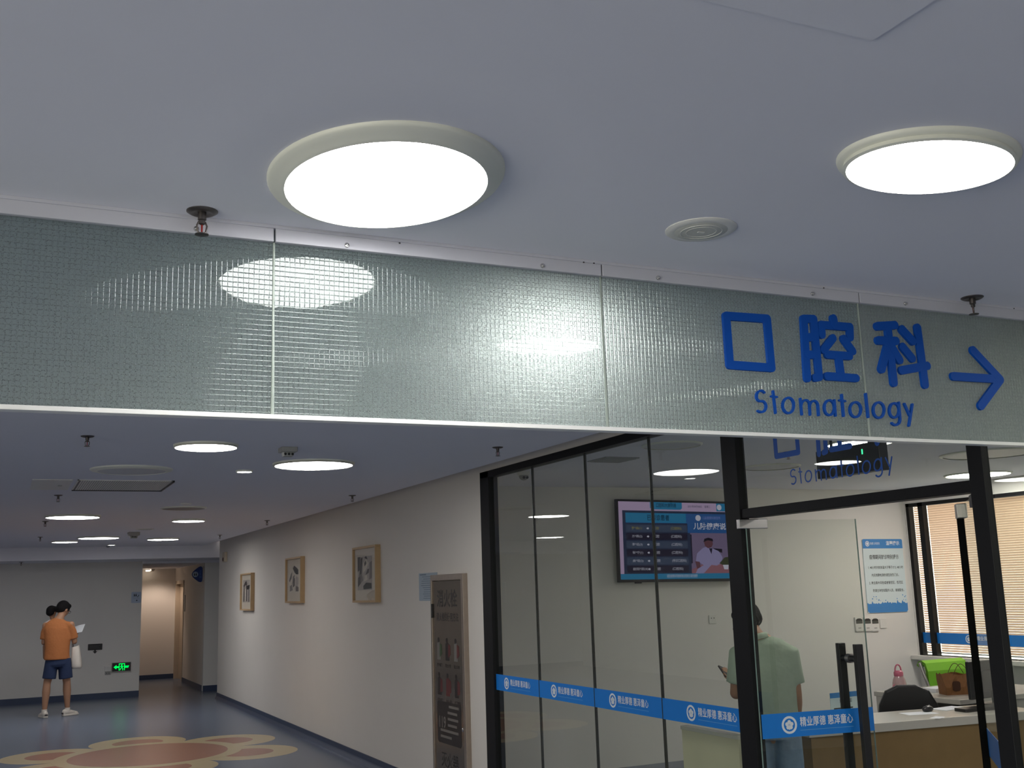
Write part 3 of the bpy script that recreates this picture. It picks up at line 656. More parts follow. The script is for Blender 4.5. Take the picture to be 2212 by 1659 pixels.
# paper notice beside the cabinet
t = tag(MB().box((XW-.003, 9.02, 1.645), (XW-.0005, 9.49, 1.892)).obj('wall_notice', S('notice_grey_blue', (165, 178, 190), rough=.6, noise=.03)), 'pale blue paper notice half hidden by the hydrant cabinet edge', 'notice')
nl = MB()
for k in range(11): nl.box((XW-.0036, 9.16, 1.665+k*.019), (XW-.003, 9.16+.28*(.7+.3*random.random()), 1.671+k*.019))
nl.box((XW-.0036, 9.3, 1.872), (XW-.003, 9.46, 1.884)); nl.obj('printed_lines', S('notice_ink', (120, 135, 150), rough=.6, noise=.03), t)
# fire hydrant cabinet
CAB = mat('cabinet_steel', (.40, .335, .28), rough=.34, metal=.75, noise=.1, nscale=25)
CABD = mat('cabinet_door_brown', (.27, .225, .18), rough=.2, metal=.8, noise=.12, nscale=10)
CINK = mat('cabinet_ink', (.025, .02, .018), rough=.4, noise=.05, nscale=30)
CRED = mat('cabinet_red', (.13, .03, .028), rough=.4, noise=.05, nscale=30)
CGRY = mat('cabinet_grey', (.20, .18, .16), rough=.4, noise=.05, nscale=30)
cy0, cy1 = 8.335, 9.09
t = thing('hydrant_cabinet', 'tall narrow steel fire hydrant cabinet with brown door on the right wall', 'cabinet', (XW, (cy0+cy1)/2, 0))
wc = cy1-cy0; M = frame((0, wc/2, 0), (0, -1, 0), (0, 0, 1)); ht = 1.868; f = .05
MB().box((0, 0, 0), (f*.6, ht, .045), 0, M).box((wc-f, 0, 0), (wc, ht, .045), 0, M).box((f*.6, ht-f, 0), (wc-f, ht, .045), 0, M).box((f*.6, 0, 0), (wc-f, .04, .045), 0, M).obj('frame', CAB, t, bevel=.003)
dr = MB().box((f*.6+.004, .044, .0), (wc-f-.004, ht-f-.004, .034), 0, M).obj('door', CABD, t, bevel=.002)
cw = wc-f*1.6; cx_ = f*.6+cw/2
DM = [CINK, CRED, CGRY, S('cabinet_green', (60, 80, 50), rough=.4)]
def T(x, y, z=.0345): return M @ Matrix.Translation((x, y, z))
MB().text('消火栓', .155, T(cx_, 1.655), 0, bold=.012, align='CENTER').obj('title', CINK, dr)
MB().text('消火栓的使用方法', .075, T(cx_, 1.505), 0, bold=.012, align='CENTER', squeeze=.5).obj('subtitle', CINK, dr)
for row, (yy, pp) in enumerate(((1.23, (0, 2, 0)), (.94, (2, 1, 2)))):
    for k in range(3):
        x = cx_+(-1+k)*.195; mi = pp[k]; pr = MB()
        pr.prism([(x-.055, yy-.08), (x+.03, yy-.08), (x+.035, yy+.05), (x+.0, yy+.07), (x-.05, yy+.06)], .0345, .0352, 2 if mi == 0 else (0 if mi == 2 else 1), M)
        pr.prism([(x+.005, yy-.06), (x+.06, yy-.03-.02*row), (x+.055, yy+.045), (x+.01, yy+.06)], .0345, .0355, 1 if k != 0 or row else 3, M)
        pr.prism(disc((x-.02, yy+.085), .022, 0, 12), .0345, .0352, 0, M)
        pr.obj('pictogram', DM, dr)
        MB().text(('打开箱门', '取出水带', '接上水枪', '打开阀门', '对准火源', '按下按钮')[row*3+k], .032, T(x, yy-.125), 0, bold=.01, align='CENTER').obj('caption', CINK, dr)
MB().prism([(cx_-.27+.02, .47), (cx_+.27-.02, .47), (cx_+.27, .49), (cx_+.27, .79), (cx_+.25, .81), (cx_-.25, .81), (cx_-.27, .79), (cx_-.27, .49)], .0345, .0352, 0, M).obj('dark_plate', CINK, dr)
MB().text('119', .13, T(cx_-.16, .635, .0354), 0, bold=.015, align='CENTER', squeeze=.15).obj('number', CGRY, dr)
for k, (a_, b_) in enumerate(((.0, .22), (-.03, .18), (-.03, .2), (-.03, .17), (-.2, .2), (-.2, .05))): MB().box((cx_+a_, .765-k*.05, .0354), (cx_+b_, .785-k*.05, .0357), 0, M).obj('text_line', CGRY, dr)
MB().text('灭火器', .13, T(cx_, .33), 0, bold=.01, align='CENTER').obj('lower_title', CINK, dr)
MB().prism([(cx_-.2, .06), (cx_-.08, .06), (cx_-.09, .2), (cx_-.18, .2)], .0345, .0352, 0, M).obj('pictogram', CINK, dr)
MB().prism([(cx_+.03, .06), (cx_+.2, .1), (cx_+.15, .16)], .0345, .0352, 0, M).obj('pictogram', CRED, dr)
MB().lathe([(.016, .034), (.016, .040), (.010, .044)], 16, 0, M @ Matrix.Translation((wc-f-.03, .62, 0))).obj('lock', CHROME, dr, smooth=40)
MB().tube([tuple(M @ Vector((f*.6-.004, 1.50, .04))), tuple(M @ Vector((f*.6-.004, 1.62, .04)))], .010, 10).obj('hinge', BLKP, t)
# fire bell box by the far corner
t = thing('alarm_box', 'small cream alarm box with a red button by the far corner', 'alarm', (XW, 19.14, 2.32))
MB().box((-.05, -.10, 0), (0, .10, .165)).obj('housing', S('alarm_cream', (196, 182, 160), rough=.5, noise=.02), t, bevel=.006)
MB().lathe([(.035, 0), (.035, .006), (.02, .012)], 16, 0, frame((-.05, .02, .045), (0, -1, 0), (0, 0, 1))).obj('button', S('alarm_dark_red', (60, 10, 10), rough=.4, noise=.02), t, smooth=40)

# ------------------------------------------------------------------ far wall fittings
def FP(x, y): p = PY(x, y, YF); return p
MF = lambda p: frame((p.x, YF, p.z), (1, 0, 0), (0, 0, 1))
p = FP(294, 1290.5)
t = thing('toilet_sign', 'small pale blue restroom pictogram sign on the far wall', 'sign', (p.x, YF, p.z))
Q = frame((0, 0, 0), (1, 0, 0), (0, 0, 1))
MB().prism([(-.075, -.10), (.075, -.10), (.085, -.09), (.085, .09), (.075, .10), (-.075, .10), (-.085, .09), (-.085, -.09)], 0, .010, 0, Q).obj('plate', S('sign_pale_blue', (168, 182, 205), rough=.4, noise=.02), t)
g = MB()
for x in (-.030, -.002): g.prism([(x-.009, .018), (x+.009, .018), (x+.009, .055), (x-.009, .055)], .010, .0112, 0, Q).prism(disc((x, .064), .006, 0, 10), .010, .0112, 0, Q)
g.stroke([(.020, .012), (.036, .020), (.044, .040)], .010, .010, .0112, 0, Q).stroke([(-.05, .0), (-.05, .07)], .003, .010, .0112, 0, Q).stroke([(-.045, -.012), (.05, -.012)], .003, .010, .0112, 0, Q)
g.prism(disc((.012, -.055), .012, 0, 12), .010, .0112, 0, Q); g.obj('pictogram', INK, t)
p = FP(205.5, 1397.5)
t = thing('fire_equipment_sign', 'black wall plate with a down arrow beside the man in orange', 'sign', (p.x, YF, p.z))
MB().prism([(-.117, -.055), (.117, -.055), (.122, -.05), (.122, .05), (.117, .055), (-.117, .055), (-.122, .05), (-.122, -.05)], 0, .012, 0, Q).prism([(-.014, -.075), (-.014, -.055), (.014, -.055), (.014, -.075), (.038, -.078), (0, -.118), (-.038, -.078)], 0, .012, 0, Q).obj('plate', BLKP, t)
g = MB()
for k in range(3): g.box((-.085, .018-k*.022, .012), (.085-.02*(k % 2), .026-k*.022, .0126), 0, Q)
g.obj('faint_lettering', S('faint_grey', (62, 62, 66), rough=.6), t)
p = FP(262, 1440.5)
t = thing('exit_sign', 'lit green running man exit sign low on the far wall', 'exit sign', (p.x, YF, p.z))
MB().box((-.165, -.085, 0), (.165, -.074, .03), 0, Q).box((-.165, .074, 0), (.165, .085, .03), 0, Q).box((-.165, -.074, 0), (-.157, .074, .03), 0, Q).box((.157, -.074, 0), (.165, .074, .03), 0, Q).obj('frame', STEEL, t, bevel=.002)
MB().box((-.157, -.074, 0), (.157, .074, .022), 0, Q).obj('face', BLKP, t)
g = MB()
g.prism([(-.135, 0), (-.085, .038), (-.085, .014), (-.045, .014), (-.045, -.014), (-.085, -.014), (-.085, -.038)], .022, .0235, 0, Q)
g.box((-.045, -.06, .022), (-.033, .062, .0235), 0, Q).box((.047, -.06, .022), (.059, .062, .0235), 0, Q).box((-.045, .05, .022), (.059, .062, .0235), 0, Q)
g.prism(disc((.006, .036), .010, 0, 12), .022, .0235, 0, Q).stroke([(.004, .02), (.010, -.012)], .020, .022, .0235, 0, Q).stroke([(.010, -.012), (-.012, -.028), (-.022, -.05)], .012, .022, .0235, 0, Q).stroke([(.012, -.012), (.026, -.032), (.022, -.056)], .012, .022, .0235, 0, Q).stroke([(.002, .018), (-.020, .006)], .009, .022, .0235, 0, Q).stroke([(.006, .018), (.028, .004), (.036, .012)], .009, .022, .0235, 0, Q)
g.box((.059, -.018, .022), (.12, .016, .0235), 0, Q).prism([(.059, -.018), (.105, -.018), (.132, .012), (.132, .018), (.059, .018)], .022, .0234, 0, Q)
g.obj('glowing_symbol', GRN, t)
p = FP(233, 1448)
t = thing('wall_socket', 'white wall socket box left of the green exit sign', 'socket', (p.x, YF, p.z))
MB().box((-.055, -.02, 0), (.055, .075, .035), 0, Q).obj('cover', PLAST, t, bevel=.006)
MB().box((-.05, -.075, 0), (.05, -.02, .02), 0, Q).obj('socket_plate', PLASG, t, bevel=.004)
for k in (-.02, .02): MB().box((k-.004, -.06, .02), (k+.004, -.042, .0215), 0, Q).obj('slot', BLKP, t)
# blue projecting restroom sign
pa, pb, pc = PY(412, 1241, 21.6), PY(440, 1222, 21.6), PY(440, 1263, 21.6)
t = thing('projecting_sign', 'rounded triangular dark blue restroom sign projecting from the passage wall', 'sign', (3.49, 21.62, pa.z))
def rtri(P, r, n=6):
    out = []
    for i in range(3):
        A, B, C = [Vector(P[(i+k-1) % 3]) for k in range(3)]
        for k in range(n+1):
            s_ = k/n; q1 = B+(A-B).normalized()*r*(1-s_) ; q2 = B+(C-B).normalized()*r*s_
            out.append(tuple((q1*(1-s_)+q2*s_)*1.0))
    return out
tri = rtri([(-.27, 0), (-.02, .20), (-.02, -.20)], .13)
MB().prism(tri, -.015, .015, 0, Q).obj('panel', S('sign_navy', (20, 48, 110), rough=.4, noise=.03), t)
MB().ring(.052, .046, .015, .017, 24, 0, Q @ Matrix.Translation((-.155, 0, 0))).prism(disc((-.155, 0), .047, 0, 20), .0150, .0160, 0, Q).obj('white_disc', S('sign_disc', (150, 165, 185), rough=.4), t)
g = MB()
for x in (-.172, -.138): g.prism([(x-.010, -.025), (x+.010, -.025), (x+.012, .012), (x-.012, .012)], .016, .018, 0, Q).prism(disc((x, .024), .008, 0, 10), .016, .018, 0, Q)
g.obj('pictogram', INK, t)
g = MB()
for k, ch in enumerate('卫生间'): g.text(ch, .05, Q @ Matrix.Translation((-.062, .055-k*.055, .0155)), 0, bold=.01, align='CENTER')
g.obj('lettering', S('sign_letter_blue', (70, 105, 170), rough=.4), t)
for z in (.13, -.13): MB().box((-.03, -.01, z-.02), (.0, .01, z+.02)).obj('bracket', STEEL, t)
# passage: door plate, lamp, spot
t = thing('door_plate', 'small dark upright name plate beside the wooden passage door', 'sign', (3.49, 23.93, 1.62))
MB().box((-.012, -.06, -.17), (0, .06, .17)).obj('plate', PLASG, t, bevel=.003)
MB().box((-.014, -.06, -.17), (-.011, -.045, .17)).obj('dark_edge', BLKP, t)
t = thing('passage_spotlight', 'small lit spotlight under the passage ceiling behind the far wall', 'spotlight', (2.97, 25.2, 2.38))
MB().lathe([(.05, 0), (.05, -.02), (.03, -.05), (.02, -.055)], 18).obj('housing', STEEL, t, smooth=40)
MB().box((-.14, -.03, -.05), (-.05, .03, -.025)).obj('lit_panel', emit('passage_lamp', (1, .85, .65), 6), t)
L = bpy.data.lights.new('passage_light', 'SPOT'); L.energy = 24; L.spot_size = radians(120); L.spot_blend = .6; L.shadow_soft_size = .08; L.color = (1, .80, .66)
lo = bpy.data.objects.new('passage_light', L); COL.objects.link(lo); lo.location = (3.05, 24.7, 2.33); lo.rotation_euler = (radians(12), 0, 0)

# ------------------------------------------------------------------ clinic wall: television, poster, thermostats, socket
BY = 9.45
tv0 = PY(1319.3, 1079.8, BY); tv1 = PY(1331, 1259, BY)
t = thing('television', 'wall mounted black television showing a queue board and a doctor', 'television', (tv0.x, BY-.03, tv0.z)); t.rotation_euler = (0, radians(.95), 0)
TW, TH, TD = 1.47, .822, .075
MB().box((0, -TD, -TH), (TW, -.035, 0)).box((.25, -.035, -.65), (1.2, 0, -.15)).obj('housing', BLKP, t, bevel=.004)
MB().box((.19, -TD-.004, -TH-.012), (.26, -TD+.02, -TH)).obj('sensor_bump', BLKP, t)
MV = frame((.022, -TD-.001, -TH+.028), (1, 0, 0), (0, 0, 1)); sw, sh = TW-.044, TH-.05
def EM(n, c, s=.43): return emit('screen_'+n, lin(c), s)
SM = [EM('navy', (44, 52, 76)), EM('pink', (172, 150, 182)), EM('teal', (40, 116, 158)), EM('blue', (44, 84, 140)), EM('row', (60, 70, 92)), EM('white', (190, 188, 205)), EM('ink', (18, 40, 62)), EM('yellow', (150, 140, 70)),
      EM('wall', (112, 98, 128)), EM('coat', (140, 132, 172)), EM('skin', (96, 62, 72)), EM('hair', (30, 26, 38)), EM('desk', (138, 92, 104)), EM('plant', (62, 66, 48)), EM('dark', (38, 34, 52)), EM('line', (48, 56, 80)), EM('lilac', (120, 130, 190))]
s = MB(); s.box((0, 0, 0), (sw, sh, .0006), 1, MV)
z = [.0006]
def bx(x0, y0, x1, y1, mi, up=True):
    z[0] += .00006; s.box((x0*sw, (1-y1)*sh, .0003), (x1*sw, (1-y0)*sh, z[0]), mi, MV)
def tx(x, y, body, size, mi, wdt=None, bold=.015, align='LEFT'):
    z[0] += .00006; s.text(body, size*sh, MV @ Matrix.Translation((x*sw, (1-y)*sh, z[0])), mi, bold=bold, align=align, squeeze=None if wdt is None else wdt*sw)
bx(.03, .115, 1, 1, 0); bx(0, .93, 1, 1, 2)
z[0] += .0001; s.prism([(.26*sw, sh), (.53*sw, sh), (.53*sw, .925*sh), (.515*sw, .905*sh), (.275*sw, .905*sh), (.26*sw, .925*sh)], .0003, z[0], 2, MV)
tx(.31, .045, '口腔科大屏列表', .062, 6, .17); tx(.58, .05, '2021年09月08日', .035, 15, .12, 0); tx(.725, .05, '星期三', .035, 15, .05, 0)
bx(.83, 0, 1, .105, 2); z[0] += .0001; s.prism(disc((.855*sw, .947*sh), .030*sh*1.3, 0, 16), .0003, z[0], 5, MV)
bx(.055, .145, .57, .275, 3); bx(.055, .145, .56, .27, 2); tx(.23, .21, '已叫诊患者', .082, 6, .185)
bx(.57, .145, .985, .40, 3); z[0] += .0001; s.prism(disc((.665*sw, .80*sh), .04*sh, 0, 14, 1.1), .0003, z[0], 5, MV)
tx(.70, .20, '儿童健康科普宣传', .045, 16, .16, 0); tx(.62, .315, '儿院健康说', .095, 5, .285, .02)
nm_ = ['罗*函(1)', '方*雨(2)', '李*远(3)', '张*宁(1)', '高*瑶(2)', '欧阳*辰(4)']
for k in range(6):
    y = .345+k*.105; bx(.055, y-.045, .565, y+.045, 14 if k % 2 else 4); mi = 7 if k == 0 else 5
    tx(.10, y, nm_[k], .038, mi, .085 if k < 5 else .12, 0); tx(.285, y, '口腔', .042, mi, .04, 0); tx(.425, y, '(口腔科)' if k != 4 else '(特诊口腔科)', .042, mi, .09 if k != 4 else .12, 0)
    z[0] += .0001; X_, Y_ = .235*sw, (1-y)*sh; s.prism([(X_-.014, Y_-.007), (X_, Y_-.007), (X_, Y_-.014), (X_+.013, Y_), (X_, Y_+.014), (X_, Y_+.007), (X_-.014, Y_+.007)], .0003, z[0], 5, MV)
bx(.59, .40, .985, .93, 8)
def poly(pts, mi): z[0] += .00008; s.prism([(a*sw, (1-b)*sh) for a, b in pts], .0003, z[0], mi, MV)
bx(.59, .42, .60, .80, 14)
poly([(.78, .60), (.86, .61), (.86, .66), (.80, .64)], 11); poly([(.59, .93), (.59, .88), (.70, .80), (.985, .82), (.985, .93)], 12)
poly([(.625, .78), (.64, .67), (.69, .60), (.735, .575), (.775, .60), (.83, .64), (.86, .72), (.85, .80), (.80, .83), (.70, .83), (.67, .80)], 9)
poly([(.62, .77), (.66, .78), (.665, .86), (.635, .87)], 10); poly([(.62, .93), (.64, .87), (.72, .80), (.82, .83), (.80, .93)], 9); poly([(.69, .93), (.76, .82), (.86, .84), (.985, .93)], 12)
poly([(.745, .60), (.775, .60), (.765, .68)], 14); poly([(.705, .52), (.715, .49), (.775, .49), (.782, .55), (.765, .59), (.735, .60), (.712, .57)], 10); poly([(.70, .52), (.71, .475), (.745, .46), (.78, .475), (.785, .51), (.74, .495)], 11)
poly([(.83, .80), (.88, .72), (.96, .71), (.985, .75), (.985, .84), (.87, .83)], 13); poly([(.86, .82), (.91, .82), (.905, .88), (.87, .88)], 5)
tx(.375, .965, '请您按照叫号顺序到诊室就诊请勿拥挤', .045, 5, .26, 0)
s.obj('screen', SM, t)

p0, p1 = PY(1860.5, 1164.6, BY), PY(1880, 1324, BY)
pw, ph = .592, p0.z-p1.z
t = thing('notice_poster', 'white and blue notice poster with Chinese text on the clinic wall', 'poster', (p0.x, BY, p0.z)); t.rotation_euler = (0, radians(.6), 0)
Mp = frame((0, -.012, -ph), (1, 0, 0), (0, 0, 1))
def rrect(x0, y0, x1, y1, r, n=5):
    o = []
    for cx_2, cy_2, a0 in ((x1-r, y0+r, -90), (x1-r, y1-r, 0), (x0+r, y1-r, 90), (x0+r, y0+r, 180)): o += [(cx_2+r*cos(radians(a0+90*k/n)), cy_2+r*sin(radians(a0+90*k/n))) for k in range(n+1)]
    return o
MB().prism(rrect(0, 0, pw, ph, .02), -.012, 0, 0, Mp).obj('board', mat('poster_board', (.60, .70, .73), rough=.4, noise=.01), t)
PB = mat('poster_blue', (.035, .22, .56), rough=.4, noise=.02)
g = MB(); g.prism([(0, ph-.105), (pw, ph-.105)]+[p for p in rrect(0, ph-.105, pw, ph, .02) if p[1] > ph-.06], 0, .0008, 0, Mp)
ed = [(0.0, .02), (.02, 0), (pw-.02, 0), (pw, .02)]; xs_ = 40
for k in range(xs_+1): ed.append((pw*(1-k/xs_), .092+.02*random.random()+(.03*random.random() if k % 5 == 0 else 0)))
g.prism(ed, 0, .0008, 0, Mp)
for k in range(14): c_ = (pw*random.random(), .13+.06*random.random()); g.prism(disc(c_, .004+.004*random.random(), 0, 7), 0, .0008, 0, Mp)
g.obj('blue_bands', PB, t)
g = MB(); emblem(g, Mp @ Matrix.Translation((.07, ph-.052, .0009)), .03, 0, 0); g.text('首都儿科医院', .03, Mp @ Matrix.Translation((.11, ph-.052, .0009)), 0, squeeze=.14); g.text('温馨提示', .05, Mp @ Matrix.Translation((.345, ph-.05, .0009)), 0, bold=.02, squeeze=.2)
g.obj('heading', PRINTW, t)
MB().text('疫情期间就诊特别提示', .055, Mp @ Matrix.Translation((.082, ph-.205, .0006)), 0, bold=.012, squeeze=.435).obj('title', INK, t)
for k, (x, b, w_) in enumerate(((.05, '1. 48小时内有体温大于等于37.3, 48小时', .515), (.095, '内无核酸检测的请至发热门诊。', .40), (.05, '2. 来自高中风险或者管控区、防范区', .50), (.095, '的请主动告知医护人员，谢谢配合。', .46))):
    MB().text(b, .036, Mp @ Matrix.Translation((x, ph-.32-k*.085, .0006)), 0, bold=.01, squeeze=w_).obj('text_line', INK, t)

for k, px in enumerate((1853.5, 1871.5, 1888)):
    p = PY(px, 1348, BY)
    t = thing('thermostat', ('leftmost', 'middle', 'rightmost')[k]+' of the three thermostats with dark displays under the poster', 'thermostat', (p.x, BY, p.z), 0, 'thermostats on the clinic wall')
    MB().prism(rrect(-.055, -.075, .055, .075, .008), 0, .022, 0, Q).obj('housing', PLAST, t)
    MB().prism([(-.045, .005), (.045, .005), (.045, .048), (.02, .060), (-.02, .060), (-.045, .048)], .022, .024, 0, Q).obj('display', BLKP, t)
    MB().box((-.04, .008, .024), (.04, .035, .0245), 0, Q).obj('display_window', S('lcd', (70, 76, 72), rough=.3, noise=.02), t)
    MB().box((-.020, -.048, .022), (.020, -.038, .0235), 0, Q).obj('button', PLASG, t)
p = PY(1907, 1347, BY); t = thing('blank_plate', 'white blank switch plate right of the three thermostats', 'switch', (p.x, BY, p.z))
MB().box((-.048, -.05, 0), (.048, .05, .012), 0, Q).obj('plate', PLAST, t, bevel=.003)
p = PY(1538.5, 1338, BY); t = thing('wall_socket', 'small white wall socket below the television', 'socket', (p.x, BY, p.z))
MB().box((-.043, -.043, 0), (.043, .043, .01), 0, Q).obj('cover', PLAST, t, bevel=.003)
for k in (-.016, .016): MB().box((k-.005, .008, .01), (k+.005, .018, .011), 0, Q).obj('slot', BLKP, t)
p = PY(1076, 1281, BY); t = thing('wall_plate', 'faint white plate low on the clinic wall at the left end', 'switch', (p.x, BY, p.z))
MB().box((-.08, -.1, 0), (.08, .1, .012), 0, Q).obj('plate', PLAST, t, bevel=.004)

# hanging dark display just inside the glass
xs3 = 3.95
da, db, dc, dd = PX(1760, 973, xs3), PX(1897, 955, xs3), PX(1767, 1033, xs3), PX(1902, 1017, xs3)
dy0, dy1 = (db.y+dd.y)/2, (da.y+dc.y)/2; dz0, dz1 = (dc.z+dd.z)/2, (da.z+db.z)/2
t = thing('hanging_display', 'black display box hanging inside the clinic behind the transom lettering', 'display', (xs3, (dy0+dy1)/2, (dz0+dz1)/2))
hw, hh = (dy1-dy0)/2, (dz1-dz0)/2
MB().box((0, -hw, -hh), (.06, hw, hh)).obj('housing', BLKP, t, bevel=.004)
for k in (-.6, .6): MB().tube([(.03, k*hw, hh), (.03, k*hw, 2.70-t.location.z)], .008, 10).obj('hanger', BLKP, t)
MB().box((-.002, -hw*.52, hh*.25), (0, -hw*.49, hh*.6)).obj('indicator', GLED, t)

# ------------------------------------------------------------------ counter and desk
ca, cbp = Vector((5.428, 5.92)), Vector((6.519, 5.774)); cd = (cbp-ca).normalized()
t = thing('reception_counter', 'reception counter with white top and oak front panel', 'counter', (ca.x, ca.y, 0), math.atan2(cd.y, cd.x))
MB().box((-.50, 0, .69), (1.42, .50, .75)).obj('counter_top', DTOP, t, bevel=.004)
MB().box((-.47, .03, .0), (1.39, .055, .69)).obj('front_panel', DESKW, t)
MB().box((-.47, .055, 0), (-.44, .48, .69)).obj('end_panel', DESKW, t)
MB().box((1.36, .055, 0), (1.39, .48, .69)).obj('end_panel', DESKW, t)
CDM = Matrix.Translation((ca.x, ca.y, 0)) @ Matrix.Rotation(math.atan2(cd.y, cd.x), 4, 'Z'); CDI = CDM.inverted()
t = thing('return_desk', 'white topped return desk behind the counter holding bottle and bag', 'desk', (6.92, 6.55, 0))
MB().box((0, 0, .71), (1.3, .95, .75)).obj('desk_top', DTOP, t, bevel=.004)
MB().box((.02, .90, 0), (1.28, .93, .71)).obj('back_panel', DTOP, t)
MB().box((.005, .60, 0), (.025, .93, .71)).obj('end_panel', DTOP, t)
MB().box((1.26, .02, 0), (1.28, .93, .71)).obj('end_panel', DTOP, t)
MB().box((.55, .05, 0), (1.26, .07, .71)).obj('modesty_panel', DTOP, t)
# low cream board right behind the fixed glass
t = thing('low_screen_board', 'low cream board standing right behind the glass beside the door post', 'board', (3.60, 5.22, 0))
MB().box((0, -.27, .03), (.045, .27, .905)).obj('board', S('board_cream', (206, 200, 170), rough=.5, noise=.03, nscale=6), t, bevel=.003)
MB().box((-.004, -.275, .905), (.049, .275, .926)).obj('top_edge', DTOP, t, bevel=.002)
for k in (-.2, .2): MB().box((-.03, k-.02, 0), (.09, k+.02, .03)).obj('foot', PLASG, t, bevel=.002)
# monitor on the counter
mp = PZ(2118, 1522, .75)
t = thing('monitor', 'black computer monitor on the counter seen from behind', 'monitor', (mp.x+.11, mp.y-.01, .75), radians(4))
MB().box((-.24, -.016, .045), (.24, .016, .325)).obj('panel', BLKP, t, bevel=.006)
MB().box((-.12, -.04, .10), (.12, -.016, .25)).obj('rear_housing', BLKP, t, bevel=.01)
MB().tube([(0, -.03, .01), (0, -.03, .16)], .022, 12).obj('stand', BLKP, t)
MB().prism(rrect(-.11, -.12, .11, .07, .03), 0, .01).obj('base', BLKP, t)
kp = PZ(2120, 1533, .752)
tag(MB().prism(rrect(-.20, -.06, .20, .06, .012), 0, .022, 0, Matrix.Translation((kp.x, kp.y, .7505)) @ Matrix.Rotation(radians(-4), 4, 'Z')).obj('keyboard', BLKP, None), 'black keyboard lying on the counter in front of the monitor', 'keyboard')
mo = PZ(2004, 1531, .77)
t = thing('computer_mouse', 'black computer mouse on the papers on the counter', 'mouse', (mo.x, mo.y, .757), radians(20))
MB().ball((0, 0, .012), (.06, .034, .024)).obj('shell', BLKP, t, smooth=80)
MB().ball((.03, 0, .033), (.008, .004, .005)).obj('wheel', PLASG, t, smooth=80)
for k, (px, py, a, w_, h_, zz, lb) in enumerate(((2050, 1531, 6, .26, .15, .7508, 'white paper stack on the counter under the black mouse'), (1985, 1541, -14, .24, .15, .7504, 'white paper sheet lying left of the mouse on the counter'), (2025, 1550, 25, .12, .07, .7502, 'small crumpled white paper slip at the counter front edge'))):
    q = PZ(px, py, .75); o = MB().box((-w_/2, -h_/2, 0), (w_/2, h_/2, .0009 if k else .004)).obj('paper_sheet', PAPER, loc=(q.x, q.y, zz)); o.rotation_euler = (0, 0, radians(a)); tag(o, lb, 'paper')
# office chair
t = thing('office_chair', 'black office chair with rounded back between counter and desk', 'chair', (6.60, 6.85, 0), radians(-32))
MB().tube([(0, 0, .08), (0, 0, .42)], .03, 12).obj('column', BLKP, t)
MB().prism(rrect(-.23, -.22, .23, .22, .09), .42, .49).obj('seat', BLKP, t, bevel=.02)
bp_ = [(-.235, .50), (-.235, .64), (-.22, .74), (-.165, .845), (-.07, .888), (.07, .888), (.165, .845), (.22, .74), (.235, .64), (.235, .50)]
MB().prism([(x, z) for x, z in bp_], -.03, .03, 0, frame((0, -.23, 0), (1, 0, 0), (0, 0, 1))).obj('backrest', BLKP, t, bevel=.015)
MB().box((-.03, -.28, .40), (.03, -.255, .60)).obj('back_support', BLKP, t)
for k in range(5):
    a = 2*pi*k/5; MB().tube([(0, 0, .09), (.26*cos(a), .26*sin(a), .07)], [.025, .016], 8).obj('base_arm', BLKP, t); MB().ball((.26*cos(a), .26*sin(a), .032), .032).obj('castor', BLKP, t, smooth=80)
# bottle, paper bag
PINK = mat('bottle_pink', (.62, .16, .24), rough=.3, noise=.03, nscale=20)
PINKC = mat('bottle_clear_pink', (.72, .50, .50), rough=.15, noise=.03, nscale=20, trans=.35)
t = thing('water_bottle', 'pink water bottle with loop handle on the return desk', 'bottle', (7.07, 7.34, .75))
MB().lathe([(.052, 0), (.058, .006), (.060, .03), (.057, .07), (.050, .10), (.038, .125), (.034, .135)], 24).obj('body', PINKC, t, smooth=50)
MB().lathe([(.037, .128), (.040, .132), (.040, .160), (.034, .168), (.024, .175)], 24).obj('cap', PINK, t, smooth=50)
MB().tube([(cos(a)*.034-.002, 0, .175+sin(a)*.050) for a in [pi*k/10 for k in range(-1, 12)]], .0065, 8).obj('loop_handle', PINK, t, smooth=60)
MB().tube([(-.055+cos(a)*.022, 0, .035+sin(a)*.025) for a in [pi/2+pi*k/8 for k in range(9)]], .005, 8).obj('strap_ring', PINK, t, smooth=60)
bg = PZ(2062, 1501, .752)
t = thing('paper_bag', 'brown kraft paper bag with string handles on the return desk', 'bag', (bg.x+.11, bg.y+.04, .75), radians(-20))
o = MB(); n_ = 8
rows = [(.15, .07, 0), (.155, .072, .06), (.165, .06, .12), (.175, .045, .165)]
vs_ = []; 
for hw_, hd_, z_ in rows:
    for k in range(4*n_):
        a = k/(4*n_)*4; sd = int(a); f_ = a-sd
        c4 = [(-hw_, -hd_), (hw_, -hd_), (hw_, hd_), (-hw_, hd_)]; A_, B_ = c4[sd], c4[(sd+1) % 4]
        j = (.006*math.sin(k*2.1+z_*60)); vs_.append((A_[0]+(B_[0]-A_[0])*f_, A_[1]+(B_[1]-A_[1])*f_+j*(1 if z_ > .03 else 0), z_+(.010*math.sin(k*1.3) if z_ > .16 else 0)-(.02*(A_[0]+(B_[0]-A_[0])*f_) if z_ > .15 else 0)))
R_ = 4*n_; fs_ = [tuple(range(R_-1, -1, -1))]
for r_ in range(3): fs_ += [(r_*R_+i, r_*R_+(i+1) % R_, (r_+1)*R_+(i+1) % R_, (r_+1)*R_+i) for i in range(R_)]
o.add(vs_, fs_); o.obj('bag_body', KRAFT, t)
for sgn in (-1, 1):
    MB().tube([(-.07+.14*k/8, sgn*.05, .16+.085*sin(pi*k/8)) for k in range(9)], .0028, 6).obj('string_handle', S('bag_string', (90, 70, 50), rough=.8), t)
